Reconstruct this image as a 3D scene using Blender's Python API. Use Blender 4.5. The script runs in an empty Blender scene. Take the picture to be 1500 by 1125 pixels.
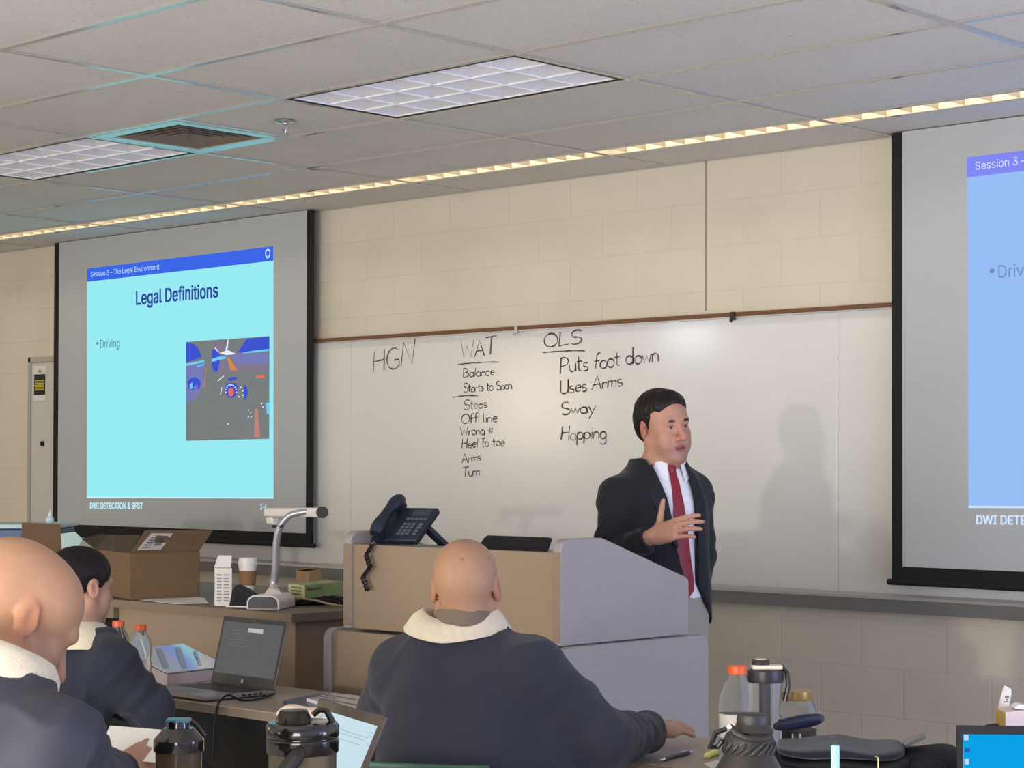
import bpy, bmesh, math, random
import numpy as np
from mathutils import Vector, Matrix

SC = bpy.context.scene
COL = SC.collection

# ------------------------------------------------------------------ camera
F_PX, CY = 2933.9, 630.0
YAW, PITCH, ROLL = map(math.radians, (43.539, 1.0052, 0.1264))
EYE = 1.48
_fw = np.array([-math.sin(YAW)*math.cos(PITCH), math.cos(YAW)*math.cos(PITCH), math.sin(PITCH)])
_r0 = np.array([math.cos(YAW), math.sin(YAW), 0.0]); _u0 = np.cross(_r0, _fw)
_R = _r0*math.cos(ROLL)+_u0*math.sin(ROLL); _U = -_r0*math.sin(ROLL)+_u0*math.cos(ROLL)
_O = np.array([0, 0, EYE])
cam_data = bpy.data.cameras.new('camera'); cam = bpy.data.objects.new('camera', cam_data); COL.objects.link(cam)
cam.matrix_world = Matrix(((_R[0], _U[0], -_fw[0], 0), (_R[1], _U[1], -_fw[1], 0), (_R[2], _U[2], -_fw[2], EYE), (0, 0, 0, 1)))
cam_data.sensor_width = 36; cam_data.lens = F_PX/1500*36
cam_data.shift_y = (CY-562.5)/1500
cam_data.clip_start = 0.05
SC.camera = cam

# ------------------------------------------------------------------ light, exposure
SC.view_settings.view_transform = 'Standard'; SC.view_settings.look = 'None'
SC.view_settings.gamma = 1; SC.view_settings.use_curve_mapping = False
SC.view_settings.exposure = 0.07
W = bpy.data.worlds.new('dim_room_fill'); SC.world = W; W.use_nodes = True
# the open sides of the room: added fill, tinted cool on the right, warmer behind and left
_nt = W.node_tree; _bg = _nt.nodes['Background']; _bg.inputs[1].default_value = 1.0
_tc = _nt.nodes.new('ShaderNodeTexCoord'); _sp = _nt.nodes.new('ShaderNodeSeparateXYZ'); _rm = _nt.nodes.new('ShaderNodeValToRGB')
_mr = _nt.nodes.new('ShaderNodeMapRange'); _mr.inputs[1].default_value = -1; _mr.inputs[2].default_value = 1
_nt.links.new(_tc.outputs['Generated'], _sp.inputs[0]); _nt.links.new(_sp.outputs[0], _mr.inputs[0]); _nt.links.new(_mr.outputs[0], _rm.inputs[0]); _nt.links.new(_rm.outputs[0], _bg.inputs[0])
_rm.color_ramp.elements[0].position = 0.45; _rm.color_ramp.elements[0].color = (0.95, 0.88, 0.78, 1)
_rm.color_ramp.elements[1].position = 0.85; _rm.color_ramp.elements[1].color = (0.92, 0.95, 1.30, 1)
SC.cycles.use_denoising = True
SC.cycles.max_bounces = 6; SC.cycles.transmission_bounces = 8; SC.cycles.transparent_max_bounces = 8
SC.cycles.caustics_reflective = False; SC.cycles.caustics_refractive = False
SC.cycles.sample_clamp_indirect = 3.0

def lamp(name, kind, loc, target, power, color, **kw):
    d = bpy.data.lights.new(name, kind); d.energy = power; d.color = color
    for k, v in kw.items(): setattr(d, k, v)
    o = bpy.data.objects.new(name, d); COL.objects.link(o); o.location = loc
    o.rotation_euler = (Vector(target)-Vector(loc)).to_track_quat('-Z', 'Y').to_euler()
    return o
# assumed unseen spot far behind the audience: throws the lecturer's shadow on the whiteboard
lamp('assumed_far_spot', 'SPOT', (4.2, -17.9, 1.78), (-4.6, 6.0, 1.5), 3300, (1.0, 0.95, 0.9), spot_size=math.radians(34), spot_blend=0.4, shadow_soft_size=0.24)
# warm tubes of the wall-washer line in the ceiling, one lamp per fixture
SLOT_X = [-12.4, -11.1, -9.8, -8.50, -7.19, -5.90, -4.67, -3.34, -2.05]
for i in range(len(SLOT_X)-1):
    xa, xb = SLOT_X[i], SLOT_X[i+1]
    lamp('slot_tube', 'AREA', ((xa+xb)/2, 6.755, 2.945), ((xa+xb)/2, 6.80, 2.0), 2.9, (1.0, 0.90, 0.74), shape='RECTANGLE', size=xb-xa-0.1, size_y=0.10)

# added fill lamp behind the camera, aimed up to brighten the ceiling
lamp('ceiling_fill', 'AREA', (-3.0, -1.6, 0.9), (-5.2, 3.6, 2.88), 300, (1.0, 0.97, 0.94), shape='RECTANGLE', size=6.0, size_y=1.2)
# unseen lamp added on the right: tints ceiling and lectern's side blue
lamp('cool_side_fill', 'AREA', (1.6, 4.8, 0.8), (-3.0, 5.8, 2.88), 135, (0.52, 0.62, 1.0), shape='RECTANGLE', size=2.2, size_y=1.4)
# assumed unseen lamps: warm wall lamp far left, left screen's ceiling projector (both mirrored in the whiteboard)
lamp('assumed_wall_lamp', 'AREA', (-12.9, 0.6, 2.07), (-6.8, 7.2, 1.8), 24, (1.0, 0.84, 0.62), shape='DISK', size=1.0)
lamp('assumed_left_projector', 'SPOT', (-10.9, 0.75, 2.62), (-5.8, 7.25, 2.1), 42, (0.8, 0.85, 1.0), spot_size=math.radians(30), spot_blend=1.0, shadow_soft_size=0.09)

# ------------------------------------------------------------------ photo point -> place in the room
def ray(u, v): return _fw+_R*(u-750)/F_PX-_U*(v-CY)/F_PX
def D(u, v, d): return _O+ray(u, v)*d
def Z(u, v, z): a = ray(u, v); return _O+a*(z-EYE)/a[2]
def Y(u, v, y): a = ray(u, v); return _O+a*y/a[1]
def X(u, v, x): a = ray(u, v); return _O+a*x/a[0]

# ------------------------------------------------------------------ materials
def srgb(r, g, b):
    f = lambda c: (c/255/12.92 if c/255 <= 0.04045 else ((c/255+0.055)/1.055)**2.4)
    return (f(r), f(g), f(b), 1)
MATS = {}
def mat(name, col, rough=0.6, metal=0.0, bump=0.0, bscale=200, var=0.0, vscale=30, emit=0.0, spec=0.5, trans=0.0, ior=1.45, coat=0.0, sheen=0.0, attr=None, sss=0.0):
    if name in MATS: return MATS[name]
    m = bpy.data.materials.new(name); m.use_nodes = True; nt = m.node_tree; n = nt.nodes; b = n['Principled BSDF']
    if len(col) == 3: col = srgb(*col)
    b.inputs['Base Color'].default_value = col
    b.inputs['Roughness'].default_value = rough; b.inputs['Metallic'].default_value = metal
    b.inputs['Specular IOR Level'].default_value = spec; b.inputs['IOR'].default_value = ior
    b.inputs['Transmission Weight'].default_value = trans; b.inputs['Coat Weight'].default_value = coat
    b.inputs['Sheen Weight'].default_value = sheen
    if sss:
        b.inputs['Subsurface Weight'].default_value = sss; b.inputs['Subsurface Radius'].default_value = (0.012, 0.005, 0.003); b.inputs['Subsurface Scale'].default_value = 1.0
    if emit:
        b.inputs['Emission Color'].default_value = col; b.inputs['Emission Strength'].default_value = emit
        b.inputs['Base Color'].default_value = (0.0, 0.0, 0.0, 1); b.inputs['Specular IOR Level'].default_value = 0.0
    tc = n.new('ShaderNodeTexCoord')
    src = None
    if attr:
        a = n.new('ShaderNodeVertexColor'); a.layer_name = attr; src = a.outputs['Color']; nt.links.new(src, b.inputs['Base Color'])
    if var:
        t = n.new('ShaderNodeTexNoise'); t.inputs['Scale'].default_value = vscale; t.inputs['Detail'].default_value = 4
        nt.links.new(tc.outputs['Object'], t.inputs['Vector'])
        mx = n.new('ShaderNodeMix'); mx.data_type = 'RGBA'; mx.blend_type = 'MULTIPLY'; mx.inputs[0].default_value = 1
        r = n.new('ShaderNodeValToRGB'); lo, hi = 1-var, 1+var*0.6
        r.color_ramp.elements[0].position = 0.3; r.color_ramp.elements[1].position = 0.7
        r.color_ramp.elements[0].color = (lo, lo, lo, 1); r.color_ramp.elements[1].color = (hi, hi, hi, 1)
        nt.links.new(t.outputs['Fac'], r.inputs[0]); nt.links.new(r.outputs[0], mx.inputs[7])
        if src: nt.links.new(src, mx.inputs[6])
        else: mx.inputs[6].default_value = col
        nt.links.new(mx.outputs[2], b.inputs['Base Color'])
    if bump:
        t = n.new('ShaderNodeTexNoise'); t.inputs['Scale'].default_value = bscale; t.inputs['Detail'].default_value = 3
        nt.links.new(tc.outputs['Object'], t.inputs['Vector'])
        bp = n.new('ShaderNodeBump'); bp.inputs['Strength'].default_value = bump; bp.inputs['Distance'].default_value = 0.003
        nt.links.new(t.outputs['Fac'], bp.inputs['Height']); nt.links.new(bp.outputs[0], b.inputs['Normal'])
    MATS[name] = m
    return m

# ------------------------------------------------------------------ mesh builder
LOC = {}
def rootloc(o):
    v = np.zeros(3)
    while o is not None:
        v = v+LOC.get(o.name, np.zeros(3)); o = o.parent
    return v
def props(o, label=None, cat=None, group=None, kind=None):
    if label: o['label'] = label
    if cat: o['category'] = cat
    if group: o['group'] = group
    if kind: o['kind'] = kind
    return o
def thing(name, label, cat, loc, group=None, rotz=0.0):
    o = bpy.data.objects.new(name, None); COL.objects.link(o); o.empty_display_size = 0.05
    o.location = [float(c) for c in loc]; o.rotation_euler = (0, 0, rotz); LOC[o.name] = np.array(loc, float)
    return props(o, label, cat, group)

class MB:
    def __init__(s): s.v = []; s.f = []; s.m = []; s.cur = 0
    def add(s, vs, fs):
        b = len(s.v); s.v += [tuple(float(c) for c in p) for p in vs]
        for f in fs: s.f.append([b+i for i in f]); s.m.append(s.cur)
        return s
    def mat(s, i): s.cur = i; return s
    def box(s, x0, x1, y0, y1, z0, z1, M=None):
        vs = [(x, y, z) for z in (z0, z1) for y in (y0, y1) for x in (x0, x1)]
        if M is not None: vs = [tuple(M @ Vector(p)) for p in vs]
        return s.add(vs, [(0, 2, 3, 1), (4, 5, 7, 6), (0, 1, 5, 4), (2, 6, 7, 3), (0, 4, 6, 2), (1, 3, 7, 5)])
    def prism(s, pts, off):
        """polygon of 3D points pushed along the vector off"""
        n = len(pts); off = np.array(off, float); a = [np.array(p, float) for p in pts]
        return s.add(a+[p+off for p in a], [list(range(n))[::-1], list(range(n, 2*n))]+[(i, (i+1) % n, n+(i+1) % n, n+i) for i in range(n)])
    def poly(s, pts): return s.add(pts, [list(range(len(pts)))])
    def loft(s, rings, caps=True, closed=True):
        n = len(rings[0]); vs = [p for r in rings for p in r]; fs = []
        for k in range(len(rings)-1):
            for i in range(n if closed else n-1):
                j = (i+1) % n; fs.append((k*n+i, k*n+j, (k+1)*n+j, (k+1)*n+i))
        if caps: fs += [list(range(n))[::-1], list(range((len(rings)-1)*n, len(rings)*n))]
        return s.add(vs, fs)
    def lathe(s, prof, c=(0, 0, 0), n=32, M=None, sx=1, sy=1):
        rings = []
        for r, z in prof:
            r = max(r, 1e-4); rings.append([Vector((c[0]+r*sx*math.cos(2*math.pi*i/n), c[1]+r*sy*math.sin(2*math.pi*i/n), c[2]+z)) for i in range(n)])
        if M is not None: rings = [[M @ p for p in r] for r in rings]
        return s.loft(rings)
    def tube(s, path, r, n=10, caps=True):
        P = [Vector([float(c) for c in p]) for p in path]; rings = []; up = None
        for k, p in enumerate(P):
            t = (P[min(k+1, len(P)-1)]-P[max(k-1, 0)]).normalized()
            if up is None: up = Vector((0, 0, 1)) if abs(t.z) < 0.9 else Vector((1, 0, 0))
            a = t.cross(up).normalized(); up = a.cross(t).normalized()
            rr = r[k] if isinstance(r, (list, tuple)) else r
            rings.append([p+a*rr*math.cos(2*math.pi*i/n)+up*rr*math.sin(2*math.pi*i/n) for i in range(n)])
        return s.loft(rings, caps)
    def build(s, name, mats, parent=None, world=True, bevel=0.0, smooth=True, seg=2, angle=35, loc=None):
        me = bpy.data.meshes.new(name); o = bpy.data.objects.new(name, me); COL.objects.link(o)
        V = np.array(s.v, float)
        if parent is not None:
            o.parent = parent; off = rootloc(parent) if world else np.zeros(3); LOC[o.name] = np.zeros(3)
        elif loc is not None: off = np.array(loc, float); o.location = off; LOC[o.name] = off
        elif world:
            off = np.array([(V[:, 0].min()+V[:, 0].max())/2, (V[:, 1].min()+V[:, 1].max())/2, V[:, 2].min()]); o.location = off; LOC[o.name] = off
        else: off = np.zeros(3); LOC[o.name] = off
        me.from_pydata((V-off).tolist(), [], s.f)
        for m in (mats if isinstance(mats, (list, tuple)) else [mats]): me.materials.append(m)
        me.polygons.foreach_set('material_index', s.m)
        bm = bmesh.new(); bm.from_mesh(me); bmesh.ops.recalc_face_normals(bm, faces=bm.faces); bm.to_mesh(me); bm.free()
        if smooth:
            me.polygons.foreach_set('use_smooth', [True]*len(me.polygons)); me.set_sharp_from_angle(angle=math.radians(angle))
        if bevel:
            b = o.modifiers.new('Bevel', 'BEVEL'); b.width = bevel; b.segments = seg; b.limit_method = 'ANGLE'; b.angle_limit = math.radians(40); b.harden_normals = False
        return o
def frame(origin, xdir, ydir=None, zdir=None):
    """matrix with the given x direction and an approximate z (default up)"""
    x = Vector([float(c) for c in xdir]).normalized(); z = Vector([float(c) for c in (zdir if zdir is not None else (0, 0, 1))])
    y = z.cross(x).normalized(); z = x.cross(y)
    m = Matrix((x, y, z)).transposed().to_4x4(); m.translation = Vector([float(c) for c in origin]); return m
def arc(cx, cy, r, a0, a1, n=8): return [(cx+r*math.cos(math.radians(a0+(a1-a0)*i/n)), cy+r*math.sin(math.radians(a0+(a1-a0)*i/n))) for i in range(n+1)]
def bez(p0, p1, p2, p3, n=16):
    p0, p1, p2, p3 = map(lambda p: np.array(p, float), (p0, p1, p2, p3))
    return [p0*(1-t)**3+3*p1*t*(1-t)**2+3*p2*t*t*(1-t)+p3*t**3 for t in np.linspace(0, 1, n+1)]

_TXT = {}
BOLD = {'Legal Definitions': 0.022, 'DWI DETECTION & SFST': 0.022, '3-4': 0.015}

def set_font(c):
    try:
        import os
        c.font = bpy.data.fonts.load(os.path.join(bpy.utils.system_resource('DATAFILES'), 'fonts', 'Inter.woff2'), check_existing=True)
    except Exception: pass
def fill_outlines(cu):
    """fill every outer outline by itself (with the holes inside it): overlapping strokes stay solid"""
    loops = []
    for sp in cu.splines:
        P = []
        if sp.type == 'BEZIER':
            n = len(sp.bezier_points)
            for i in range(n):
                a, b = sp.bezier_points[i], sp.bezier_points[(i+1) % n]; p0, p1, p2, p3 = (np.array(q[:2]) for q in (a.co, a.handle_right, b.handle_left, b.co))
                st = abs(np.cross(p3-p0, p1-p0))+abs(np.cross(p3-p0, p2-p0)) < 1e-6
                for t in ([0] if st else [0, 0.25, 0.5, 0.75]): P.append(p0*(1-t)**3+3*p1*t*(1-t)**2+3*p2*t*t*(1-t)+p3*t**3)
        else: P = [np.array(q.co[:2]) for q in sp.points]
        P = np.array(P); x, y = P.T; loops.append((P, 0.5*float(np.sum(x*np.roll(y, -1)-np.roll(x, -1)*y))))
    big = max(loops, key=lambda l: abs(l[1]))[1]; outs = [l for l in loops if l[1]*big > 0]; holes = [l for l in loops if l[1]*big < 0]
    def inside(p, Q):
        c = False
        for i in range(len(Q)):
            a, b = Q[i], Q[i-1]
            if (a[1] > p[1]) != (b[1] > p[1]) and p[0] < (b[0]-a[0])*(p[1]-a[1])/(b[1]-a[1])+a[0]: c = not c
        return c
    groups = [[o_[0]] for o_ in outs]
    for h, _a in holes:
        cand = [(abs(outs[i][1]), i) for i in range(len(outs)) if inside(h.mean(0), outs[i][0])]
        if cand: groups[max(cand)[1]].append(h)
    V, Fs = [], []
    from mathutils.geometry import delaunay_2d_cdt
    for g in groups:
        pts, loopsi = [], []
        for l in g: loopsi.append(list(range(len(pts), len(pts)+len(l)))); pts += [Vector(q) for q in l]
        ed = [(li[i], li[(i+1) % len(li)]) for li in loopsi for i in range(len(li))]
        r = delaunay_2d_cdt(pts, ed, [], 1, 1e-6)
        vs = [np.array(v[:2]) for v in r[0]]
        for f_ in r[2]:
            m = sum(vs[i] for i in f_)/len(f_)
            if inside(m, g[0]) and not any(inside(m, h) for h in g[1:]): Fs.append([len(V)+i for i in f_])
        V += vs
    return np.array(V), Fs
def text_geo(body):
    """text outline filled as flat faces, normalised: width 1, capital height 1, baseline at 0"""
    if body in _TXT: return _TXT[body]
    c = bpy.data.curves.new('lettering', 'FONT'); c.body = body; c.size = 1; c.resolution_u = 3; set_font(c)
    c.offset = {'Legal Definitions': 0.014, 'DWI DETECTION & SFST': 0.008}.get(body, 0.0)
    o = bpy.data.objects.new('lettering', c); COL.objects.link(o); dg = bpy.context.evaluated_depsgraph_get()
    V, Fs = fill_outlines(o.evaluated_get(dg).to_curve(dg)); o.evaluated_get(dg).to_curve_clear()
    c2 = bpy.data.curves.new('lettering', 'FONT'); c2.body = 'H'; set_font(c2); o2 = bpy.data.objects.new('lettering', c2); m2 = o2.to_mesh()
    h = max(v.co.y for v in m2.vertices); o2.to_mesh_clear()
    bpy.data.objects.remove(o); bpy.data.objects.remove(o2); bpy.data.curves.remove(c); bpy.data.curves.remove(c2)
    if body in BOLD:                                      # heavier strokes
        d = BOLD[body]; n = len(V); V = np.concatenate([V[:, :2]+[dx, dy] for dx in (-d, 0, d) for dy in (-d*0.5, d*0.5)]); Fs = [[k*n+i for i in f_] for k in range(6) for f_ in Fs]
    V[:, 0] = (V[:, 0]-V[:, 0].min())/np.ptp(V[:, 0]); V[:, 1] /= h
    V = np.c_[V, np.zeros(len(V))]
    _TXT[body] = (V[:, :2], Fs); return _TXT[body]
# ------------------------------------------------------------------ room
YW, ZC = 7.27, 2.88
M_wall = mat('painted_block', (208, 199, 178), 0.75, bump=0.25, bscale=140, var=0.05, vscale=2.5)
def block_wall(m, step=0.207, z0=0.62, bw=0.42, x0=-5.682):
    """shallow mortar grooves: running bond of painted blocks"""
    nt = m.node_tree; n = nt.nodes; b = n['Principled BSDF']
    tc = n.new('ShaderNodeNewGeometry'); sp = n.new('ShaderNodeSeparateXYZ'); nt.links.new(tc.outputs['Position'], sp.inputs[0])
    def M(op, a, bb=None, c=None):
        k = n.new('ShaderNodeMath'); k.operation = op
        for i, q in enumerate((a, bb, c)):
            if q is None: continue
            if isinstance(q, (int, float)): k.inputs[i].default_value = q
            else: nt.links.new(q, k.inputs[i])
        return k.outputs[0]
    zz = M('DIVIDE', M('SUBTRACT', sp.outputs[2], z0-20*step), step)
    row = M('FLOOR', zz); fz = M('SUBTRACT', zz, row)
    xx = M('ADD', M('DIVIDE', M('SUBTRACT', sp.outputs[0], x0-40*bw), bw), M('MULTIPLY', M('MODULO', row, 2), 0.5))
    fx = M('FRACT', xx)
    dz = M('MULTIPLY', M('MINIMUM', fz, M('SUBTRACT', 1, fz)), step); dx = M('MULTIPLY', M('MINIMUM', fx, M('SUBTRACT', 1, fx)), bw)
    d = M('MINIMUM', dx, dz)
    g = n.new('ShaderNodeMapRange'); g.inputs[1].default_value = 0.001; g.inputs[2].default_value = 0.006; nt.links.new(d, g.inputs[0])
    old = [l for l in nt.links if l.to_node == b and l.to_socket.name == 'Normal'][0].from_node
    bp = n.new('ShaderNodeBump'); bp.inputs['Strength'].default_value = 0.4; bp.inputs['Distance'].default_value = 0.003
    nt.links.new(g.outputs[0], bp.inputs['Height']); nt.links.new(old.outputs[0], bp.inputs['Normal']); nt.links.new(bp.outputs[0], b.inputs['Normal'])
    src = [l for l in nt.links if l.to_node == b and l.to_socket.name == 'Base Color'][0].from_socket
    mx = n.new('ShaderNodeMix'); mx.data_type = 'RGBA'; mx.blend_type = 'MULTIPLY'; mx.inputs[0].default_value = 1
    r = n.new('ShaderNodeMapRange'); r.inputs[3].default_value = 0.97; r.inputs[4].default_value = 1.0; nt.links.new(g.outputs[0], r.inputs[0])
    nt.links.new(src, mx.inputs[6]); nt.links.new(r.outputs[0], mx.inputs[7]); nt.links.new(mx.outputs[2], b.inputs['Base Color'])
block_wall(M_wall)
XL, XR, YB = -13.2, 2.2, -2.2
props(MB().box(XL, XR, YB, YW+0.2, -0.1, 0).build('floor', mat('vinyl_floor', (202, 194, 182), 0.95, bump=0.4, bscale=400, var=0.2, vscale=120)), kind='structure')
wall = MB().box(XL, XR, YW, YW+0.2, 0, ZC+0.25).build('wall_front', M_wall); props(wall, kind='structure')
MB().box(-5.688, -5.676, YW-0.0012, YW+0.01, 2.19, ZC).build('control_joint', mat('joint_caulk', (150, 140, 118), 0.8), wall)
props(MB().box(XL-0.2, XL, YB, YW+0.2, 0, ZC+0.25).build('wall_left', M_wall), kind='structure')

# ceiling: fissured lay-in panels carried by a white metal grid
GX = [-13.2, -12.4, -11.1, -9.8, -8.50, -7.19, -5.90, -4.67, -3.34, -2.05, -0.8, 0.45, 1.7]
GY = [-1.84, -1.23, -0.61, 0.0, 0.61, 1.23, 1.85, 2.46, 3.08, 3.69, 4.30, 4.92, 5.53, 6.15, 6.68]
M_tile = mat('ceiling_panel', (211, 207, 200), 0.9, bump=0.5, bscale=160, var=0.05, vscale=1.5)
def fissures(m):
    nt = m.node_tree; n = nt.nodes; b = n['Principled BSDF']
    tc = n.new('ShaderNodeTexCoord'); t = n.new('ShaderNodeTexNoise'); t.inputs['Scale'].default_value = 55; t.inputs['Detail'].default_value = 5; t.inputs['Roughness'].default_value = 0.75
    nt.links.new(tc.outputs['Object'], t.inputs['Vector'])
    r = n.new('ShaderNodeValToRGB'); r.color_ramp.elements[0].position = 0.33; r.color_ramp.elements[1].position = 0.42
    r.color_ramp.elements[0].color = (0.62, 0.62, 0.62, 1); r.color_ramp.elements[1].color = (1, 1, 1, 1)
    nt.links.new(t.outputs['Fac'], r.inputs[0])
    src = [l for l in nt.links if l.to_node == b and l.to_socket.name == 'Base Color'][0].from_socket
    mx = n.new('ShaderNodeMix'); mx.data_type = 'RGBA'; mx.blend_type = 'MULTIPLY'; mx.inputs[0].default_value = 1
    nt.links.new(src, mx.inputs[6]); nt.links.new(r.outputs[0], mx.inputs[7]); nt.links.new(mx.outputs[2], b.inputs['Base Color'])
fissures(M_tile)
HOLES = {(6, 11), (3, 11), (4, 11), (8, 9)}       # (column, row): three lay-in lights and the air diffuser column
LIGHTS = [(6, 11), (4, 11), (8, 10)]
def in_light(i, j): return (i, j) in LIGHTS
cb = MB()
for i in range(len(GX)-1):
    for j in range(len(GY)-1):
        if in_light(i, j): continue
        x0, x1, y0, y1 = GX[i]+0.006, GX[i+1]-0.006, GY[j]+0.006, GY[j+1]-0.006
        if (i, j) == (5, 11): x0 = -6.55                  # the diffuser takes the left half of this bay
        cb.box(x0, x1, y0, y1, ZC+0.004, ZC+0.02)
for i in range(len(GX)-1):                                # border panels between the slot light and the wall
    cb.box(GX[i]+0.004, GX[i+1]-0.004, 6.835, YW, ZC+0.003, ZC+0.02)
cb.box(XL, XR, YB, 6.66, ZC+0.18, ZC+0.2); cb.box(XL, XR, 6.85, YW+0.2, ZC+0.18, ZC+0.2)
ceil = cb.build('ceiling', M_tile, smooth=False); props(ceil, kind='structure')
M_tee = mat('white_grid_metal', (178, 176, 170), 0.15, metal=0.4, spec=0.8)
tb = MB()
for x in GX[1:]: tb.box(x-0.012, x+0.012, YB, 6.68, ZC-0.004, ZC+0.006)
for y in GY: tb.box(XL, XR, y-0.012, y+0.012, ZC-0.0045, ZC+0.0055)
for x in GX[1:]: tb.box(x-0.008, x+0.008, 6.83, YW, ZC-0.002, ZC+0.006)
tb.box(XL, XR, 6.822, 6.842, ZC-0.004, ZC+0.006); tb.box(XL, XR, YW-0.02, YW, ZC-0.003, ZC+0.006)
tb.box(-6.576, -6.548, 4.92, 5.53, ZC-0.004, ZC+0.006)
tb.build('ceiling_grid', M_tee, ceil, smooth=False)

# lay-in lights, switched off: dark reveal, aluminium parabolic louvre of 3 x 6 cells
M_black = mat('black_reveal', (18, 18, 20), 0.6)
M_alu = mat('louvre_aluminium', (236, 236, 240), 0.35, metal=0.35)
def troffer(i, j, label):
    x0, x1, y0, y1 = GX[i]+0.012, GX[i+1]-0.012, GY[j]+0.012, GY[j+1]-0.012
    t = thing('ceiling_light', label, 'ceiling light', ((x0+x1)/2, (y0+y1)/2, ZC), 'lay-in lights with louvres')
    h = MB(); e = 0.021
    for a in ((x0, x1, y0, y0+e), (x0, x1, y1-e, y1), (x0, x0+e, y0+e, y1-e), (x1-e, x1, y0+e, y1-e)): h.box(*a, ZC-0.003, ZC+0.1)
    h.box(x0, x1, y0, y1, ZC+0.1, ZC+0.11)
    h.build('housing', M_black, t, smooth=False)
    lv = MB(); nx, ny, N = 6, 3, 8
    ax, bx, ay, by = x0+e, x1-e, y0+e, y1-e; dx, dy = (bx-ax)/nx, (by-ay)/ny
    for p in range(nx):
        for q in range(ny):
            g = []
            for a in range(N+1):
                for b in range(N+1):
                    s, w = 2*a/N-1, 2*b/N-1
                    k = max(abs(s), abs(w)); g.append((ax+(p+(s+1)/2)*dx, ay+(q+(w+1)/2)*dy, ZC+0.001+0.052*(1-k**2.2)))
            lv.add(g, [(a*(N+1)+b, (a+1)*(N+1)+b, (a+1)*(N+1)+b+1, a*(N+1)+b+1) for a in range(N) for b in range(N)])
    lv.build('louvre', M_alu, t, angle=60)
    bl = MB()
    for p in range(nx+1): bl.box(ax+p*dx-0.0025, ax+p*dx+0.0025, ay, by, ZC-0.0015, ZC+0.012)
    for q in range(ny+1): bl.box(ax, bx, ay+q*dy-0.0025, ay+q*dy+0.0025, ZC-0.0015, ZC+0.012)
    bl.build('louvre_edge', mat('louvre_edge', (245, 245, 248), 0.3, metal=0.3), t, smooth=False)
troffer(6, 11, 'unlit louvred ceiling light, the whole one above the lecturer')
troffer(4, 11, 'unlit louvred ceiling light next to the square air diffuser')
troffer(8, 10, 'louvred ceiling light cut off at the top corner above the right screen')

# wall-washer line: one fixture per bay, blades across a lit slot
M_slotw = mat('slot_reflector', (190, 178, 152), 0.4); M_blade = mat('slot_blade', (140, 128, 108), 0.4)
names = ['', 'above the left half of the left screen', 'above the right half of the left screen', 'over the HGN writing, right of the left screen',
         'over the WAT and OLS writing', "above the lecturer's shadow, ending at the right screen", 'above the right screen']
for i in range(1, 7):
    xa, xb = SLOT_X[i]+0.014, SLOT_X[i+1]-0.014
    t = thing('slot_light', 'lit section of the ceiling slot light '+names[i-0], 'ceiling light', ((xa+xb)/2, 6.755, ZC), 'sections of the slot light along the front wall')
    h = MB(); y0, y1 = 6.694, 6.820
    h.box(xa, xb, y0-0.004, y0, ZC-0.002, ZC+0.08); h.box(xa, xb, y1, y1+0.004, ZC-0.002, ZC+0.08); h.box(xa, xb, y0, y1, ZC+0.078, ZC+0.08)
    h.box(xa, xa+0.004, y0, y1, ZC, ZC+0.08); h.box(xb-0.004, xb, y0, y1, ZC, ZC+0.08)
    h.build('housing', M_slotw, t, smooth=False)
    n = 11
    for k in range(1, n):
        x = xa+(xb-xa)*k/n
        MB().prism([(x-0.0015, y0, ZC), (x+0.0015, y0, ZC), (x+0.0008, y0, ZC+0.022), (x-0.0008, y0, ZC+0.022)], (0, y1-y0, 0)).build('blade', M_blade, t, smooth=False)

# square four-way air diffuser
x0, x1, y0, y1 = -7.165, -6.575, 4.932, 5.518
t = thing('air_diffuser', 'square four-way air vent set in the ceiling near the left screen', 'air vent', ((x0+x1)/2, (y0+y1)/2, ZC))
fr = MB(); w = 0.065
for a in ((x0, x1, y0, y0+w), (x0, x1, y1-w, y1), (x0, x0+w, y0+w, y1-w), (x1-w, x1, y0+w, y1-w)): fr.box(*a, ZC-0.006, ZC+0.01)
fr.build('frame', M_tee, t, bevel=0.003)
MB().box(x0+w-0.01, x1-w+0.01, y0+w-0.01, y1-w+0.01, ZC+0.09, ZC+0.1).build('duct_back', M_black, t)
M_vane = mat('vent_vane', (112, 102, 90), 0.5)
cx, cy, half = (x0+x1)/2, (y0+y1)/2, (x1-x0)/2-w
for k in range(5):
    a = half*(1-k/5.6)-0.006; b = a-0.030; zz0, zz1 = ZC-0.003, ZC+0.030
    vn = MB()
    outer = [(cx-a, cy-a, zz0), (cx+a, cy-a, zz0), (cx+a, cy+a, zz0), (cx-a, cy+a, zz0)]
    inner = [(cx-b, cy-b, zz1), (cx+b, cy-b, zz1), (cx+b, cy+b, zz1), (cx-b, cy+b, zz1)]
    o2 = [(p[0], p[1], p[2]+0.003) for p in outer]; i2 = [(p[0], p[1], p[2]+0.003) for p in inner]
    vn.loft([outer, inner, i2, o2, outer], caps=False)
    vn.build('vane', M_vane, t, smooth=False)
MB().box(cx-0.03, cx+0.03, cy-0.03, cy+0.03, ZC+0.012, ZC+0.016).build('centre_plate', M_vane, t)
c_spr = Z(417, 177, ZC)
t = thing('sprinkler_head', 'small chrome fire sprinkler head hanging from the ceiling', 'sprinkler', (c_spr[0], c_spr[1], ZC))
M_chrome = mat('chrome', (200, 200, 205), 0.15, metal=1.0)
MB().lathe([(0.0, 0), (0.038, 0), (0.038, -0.006), (0.02, -0.012), (0.012, -0.012)], c_spr, 24).build('escutcheon', M_chrome, t)
sb = MB().lathe([(0.011, -0.01), (0.011, -0.02), (0.004, -0.022), (0.004, -0.052), (0.0, -0.053)], c_spr, 12)
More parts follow.
